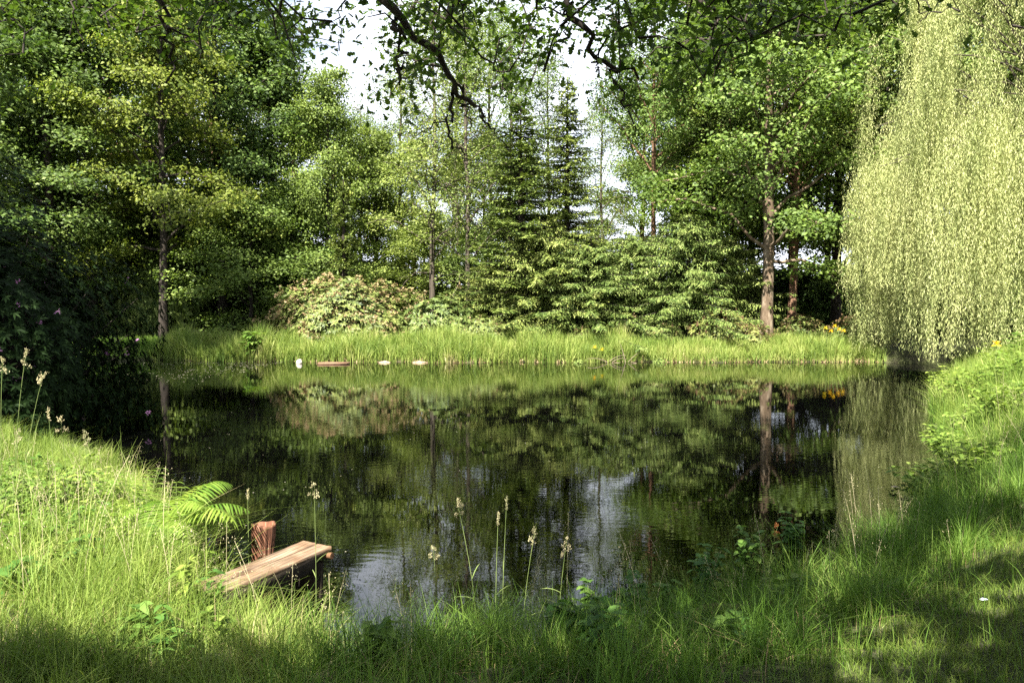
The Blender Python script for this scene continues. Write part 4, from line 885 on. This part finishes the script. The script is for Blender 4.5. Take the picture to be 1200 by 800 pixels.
# strappy plant on right bank
def strappy(loc, h, n, label, seed, cat='wild plant', name='strap_leaf_plant', flowers=None, w_=.03, mat=None, spread=.12):
    rng = np.random.default_rng(seed); e = empty(name, loc); tag(e, label, cat); lf = MB(); a = rng.uniform(0, 6.28, n); r = rng.random(n)*spread
    c = np.column_stack([np.cos(a)*r, np.sin(a)*r, 0*a-.02]); lf.longleaves(c, np.column_stack([np.cos(a)*.3, np.sin(a)*.3, np.ones(n)]), rng.normal(size=(n, 3))*[1, 1, .1], h*rng.uniform(.6, 1.1, n), w_, rng.uniform(.05, .35, n), 4)
    lf.build('leaves', mat or G['reed'], e)
    for f in (flowers or []):
        fl = MB(); f = np.array(f); fl2 = 8; aa = np.arange(fl2)*2*math.pi/fl2
        fl.leaves(np.tile(f, (fl2, 1)), np.column_stack([np.cos(aa), np.sin(aa), np.where(np.arange(fl2) % 2, .9, -.3)]), np.tile([0, 0, 1.], (fl2, 1)), .10, .06); fl.build('flower', G['yellow'], e)
        sm_ = MB(); sm_.tube([f*[.3, .3, 0], f*[.7, .7, .5], f], [.008, .007, .006], 4); sm_.build('flower_stem', stem_m, e)
    return e
strappy((X(1185, 11.5), 11.5, float(height(X(1185, 11.5), 11.5))), .6, 26, 'strap leaved plant on the right bank near the picture edge', 71, w_=.03)
strappy((X(1165, 14.5), 14.5, float(height(X(1165, 14.5), 14.5))), .6, 18, 'strap leaved plant with one yellow flower on the right bank in front of the willow', 72, flowers=[(0, -.1, .72)])
strappy((X(974, 28.7), 28.7, .12), .95, 60, 'clump of yellow flowering iris standing by the far waterline near the willow', 73, 'iris', 'iris_plant', [(-.22, -.1, 1.05), (.1, -.1, 1.12), (.3, 0, 1.0), (-.05, -.15, .95), (.42, -.1, .95)], .04, spread=.5)
strappy((X(700, 28.3), 28.25, .02), .7, 26, 'small clump of yellow flag iris at the far waterline right of centre', 74, 'iris', 'iris_plant', [(-.1, -.1, .5), (.15, -.1, .42)], .035, spread=.3)
weed((X(296, 28.8), 28.7, .1), .9, .3, 16, G['weed'], 'broad leaved dock standing among the far reeds left of the floating plank', 75, .28, .12)

# ------------------------------------------------------------------ odds and ends
moss = roughmat('mossy_wood', [(.3, (.03, .022, .012)), (.5, (.10, .085, .03)), (.62, (.09, .12, .025)), (.8, (.20, .19, .08))], (14, 14, 14), 1)
def lump(name, loc, dims, rz, mat, label, cat, seed, amp=.18):
    rng = np.random.default_rng(seed); nu, nv = 28, 16; u = np.arange(nu)*2*math.pi/nu; v = np.linspace(.02, math.pi-.02, nv); U, Vv = np.meshgrid(u, v, indexing='ij')
    d = np.stack([np.sin(Vv)*np.cos(U), np.sin(Vv)*np.sin(U), np.cos(Vv)], -1); r = 1+amp*(np.sin(d[..., 0]*4+seed)*np.sin(d[..., 1]*5+1)+.5*np.sin(d[..., 0]*9)*np.sin(d[..., 2]*8+seed))+rng.normal(size=U.shape)*.02
    P = d*r[..., None]*np.array(dims); ii = np.arange(nu*nv).reshape(nu, nv); i2 = np.roll(ii, -1, 0); mb = MB()
    mb.add(P, np.stack([ii[:, :-1], i2[:, :-1], i2[:, 1:], ii[:, 1:]], -1)); o = mb.build(name, mat, None, True); o.location = loc; o.rotation_euler = (0, 0, rz); tag(o, label, cat); return o
def gp(px, py):  # ground point
    for Y in np.arange(2.5, 60, .02):
        q = at(px, py, Y)
        if q[2] < float(height(q[0], Y)): return q
q = gp(728, 775); lump('mossy_stump', (q[0], q[1], q[2]+.01), (.13, .11, .09), .4, moss, 'low round mossy brown stump in the grass at bottom centre right', 'stump', 3)
def mlog():
    rng = np.random.default_rng(5); a = gp(792, 748); b = gp(925, 728); a[2] += .05; b[2] += .09; s = np.linspace(0, 1, 12)[:, None]; P = a+(b-a)*s; P[:, 2] += .03*np.sin(s[:, 0]*5); mb = MB()
    c0 = P[0].copy(); mb.tube(P-c0, .085*(1+.1*rng.normal(size=12)), 12, caps=True, wob=.06, rng=rng); o = mb.build('mossy_log', moss, None, True); o.location = c0
    tag(o, 'mossy log lying in the shaded grass right of the mossy stump', 'log')
mlog()
wood2 = roughmat('wet_brown_wood', [(.3, (.08, .045, .025)), (.7, (.26, .16, .10))], (6, 30, 30), .4)
mb = MB(); rngp = np.random.default_rng(2)
for k in range(3): mb.box((-.5, -.16+k*.11, -.02+.006*k), (.48+.03*k, -.06+k*.11, .035+.006*k))
fp = mb.build('floating_plank_raft', wood2); fp.location = (X(390, 27.3), 27.3, .02); fp.rotation_euler = (0, 0, .06); tag(fp, 'low brown plank raft floating by the reeds on the left of the far bank', 'raft')
white = roughmat('pale_stone', [(.3, (.25, .22, .19)), (.7, (.5, .46, .4))], (20, 20, 20), .4)
lump('pale_stone', (X(350, 27.6), 27.6, .03), (.10, .08, .12), 0, white, 'small whitish stone at the waterline left of the floating plank raft', 'stone', 12, .12)
for k, (px, s, lb_) in enumerate([(450, .22, 'tan stone at the far waterline, left one of a pair right of the plank raft'), (492, .28, 'tan stone at the far waterline, right one of a pair right of the plank raft')]):
    lump('bank_stone', (X(px, 27.95), 27.95, .0), (s*.9, .10, .06), .1, roughmat('tan_stone', [(.3, (.2, .13, .08)), (.7, (.42, .32, .22))], (9, 9, 9), .5), lb_, 'stone', 20+k, .2)
def twigs(name, px, Y, label, seed):
    rng = np.random.default_rng(seed); mb = MB()
    for k in range(7):
        a = rng.normal(size=3)*[.35, .08, .03]; d = unit(rng.normal(size=3)*[1, .25, .3]+[0, 0, .15]); s = np.linspace(0, 1, 5)[:, None]; P = a+d*s*rng.uniform(.5, 1.1); P[:, 2] += .08*np.sin(s[:, 0]*3)+.02; mb.tube(P, .014*(1-s[:, 0]*.7), 4)
    o = mb.build(name, roughmat('pale_dead_wood', [(.3, (.10, .08, .05)), (.7, (.26, .2, .15))], (9, 9, 9), .3)); o.location = (X(px, Y), Y, -.01); tag(o, label, 'fallen branch')
twigs('fallen_branch', 722, 27.9, 'pale fallen dead branch lying at the far waterline right of centre', 6)
# feather + floating leaf
def flat(name, c, ln, wd, rz, mat, label, cat):
    mb = MB(); s = np.linspace(-1, 1, 9); w_ = (1-s**2)**.6*wd/2+.0008; z = .10*ln*(1-s**2); V = []
    for k in range(9): V += [[s[k]*ln/2, w_[k], z[k]], [s[k]*ln/2, 0, z[k]+.1*wd], [s[k]*ln/2, -w_[k], z[k]]]
    f = [];
    for k in range(8): a = 3*k; f += [[a, a+1, a+4, a+3], [a+1, a+2, a+5, a+4]]
    mb.add(V, f); o = mb.build(name, mat); o.location = c; o.rotation_euler = (.1, .15, rz); tag(o, label, cat); return o
q = gp(1153, 712); flat('feather', (q[0], q[1], q[2]+.045), .07, .024, .5, roughmat('blue_white_feather', [(.3, (.35, .42, .5)), (.7, (.75, .8, .85))], (40, 40, 40), .1), 'small bluish white feather lying on the lawn at lower right', 'feather')
q = at(1050, 573, 9.35); flat('floating_leaf', (q[0], 9.35, .006), .13, .045, .05, roughmat('tan_leaf', [(.3, (.4, .3, .2)), (.7, (.6, .48, .36))], (20, 20, 20), .1), 'single tan leaf floating on the water near the right bank', 'leaf')
fm = MB(); rngf = np.random.default_rng(12); n = 700
x = rngf.uniform(-13.5, -8, n); y = 28.3-np.abs(rngf.normal(size=n))*3.4; keep = sdist(x, y) < -.15; x, y = x[keep], y[keep]; n = len(x); an = rngf.uniform(0, 6.28, n)
fm.leaves(np.column_stack([x, y, np.full(n, .005)]), np.column_stack([np.cos(an), np.sin(an), 0*an]), np.tile([0, 0, 1.], (n, 1)), .05*rngf.uniform(.5, 1.5, n), .03, .02)
n = 170; x = rngf.uniform(-6, 5, n); y = rngf.uniform(6, 20, n); keep = sdist(x, y) < -.15; x, y = x[keep], y[keep]; n = len(x)
fm.leaves(np.column_stack([x, y, np.full(n, .005)]), np.column_stack([np.ones(n), np.zeros(n), 0*x]), np.tile([0, 0, 1.], (n, 1)), .018, .012, .02)
tag(fm.build('floating_petals', G['petalfloat']), 'pale specks of petals and leaves drifting on the dark water at far left', 'debris', kind='stuff')
print('polys', sum(len(o.data.polygons) for o in bpy.data.objects if o.type == 'MESH'))
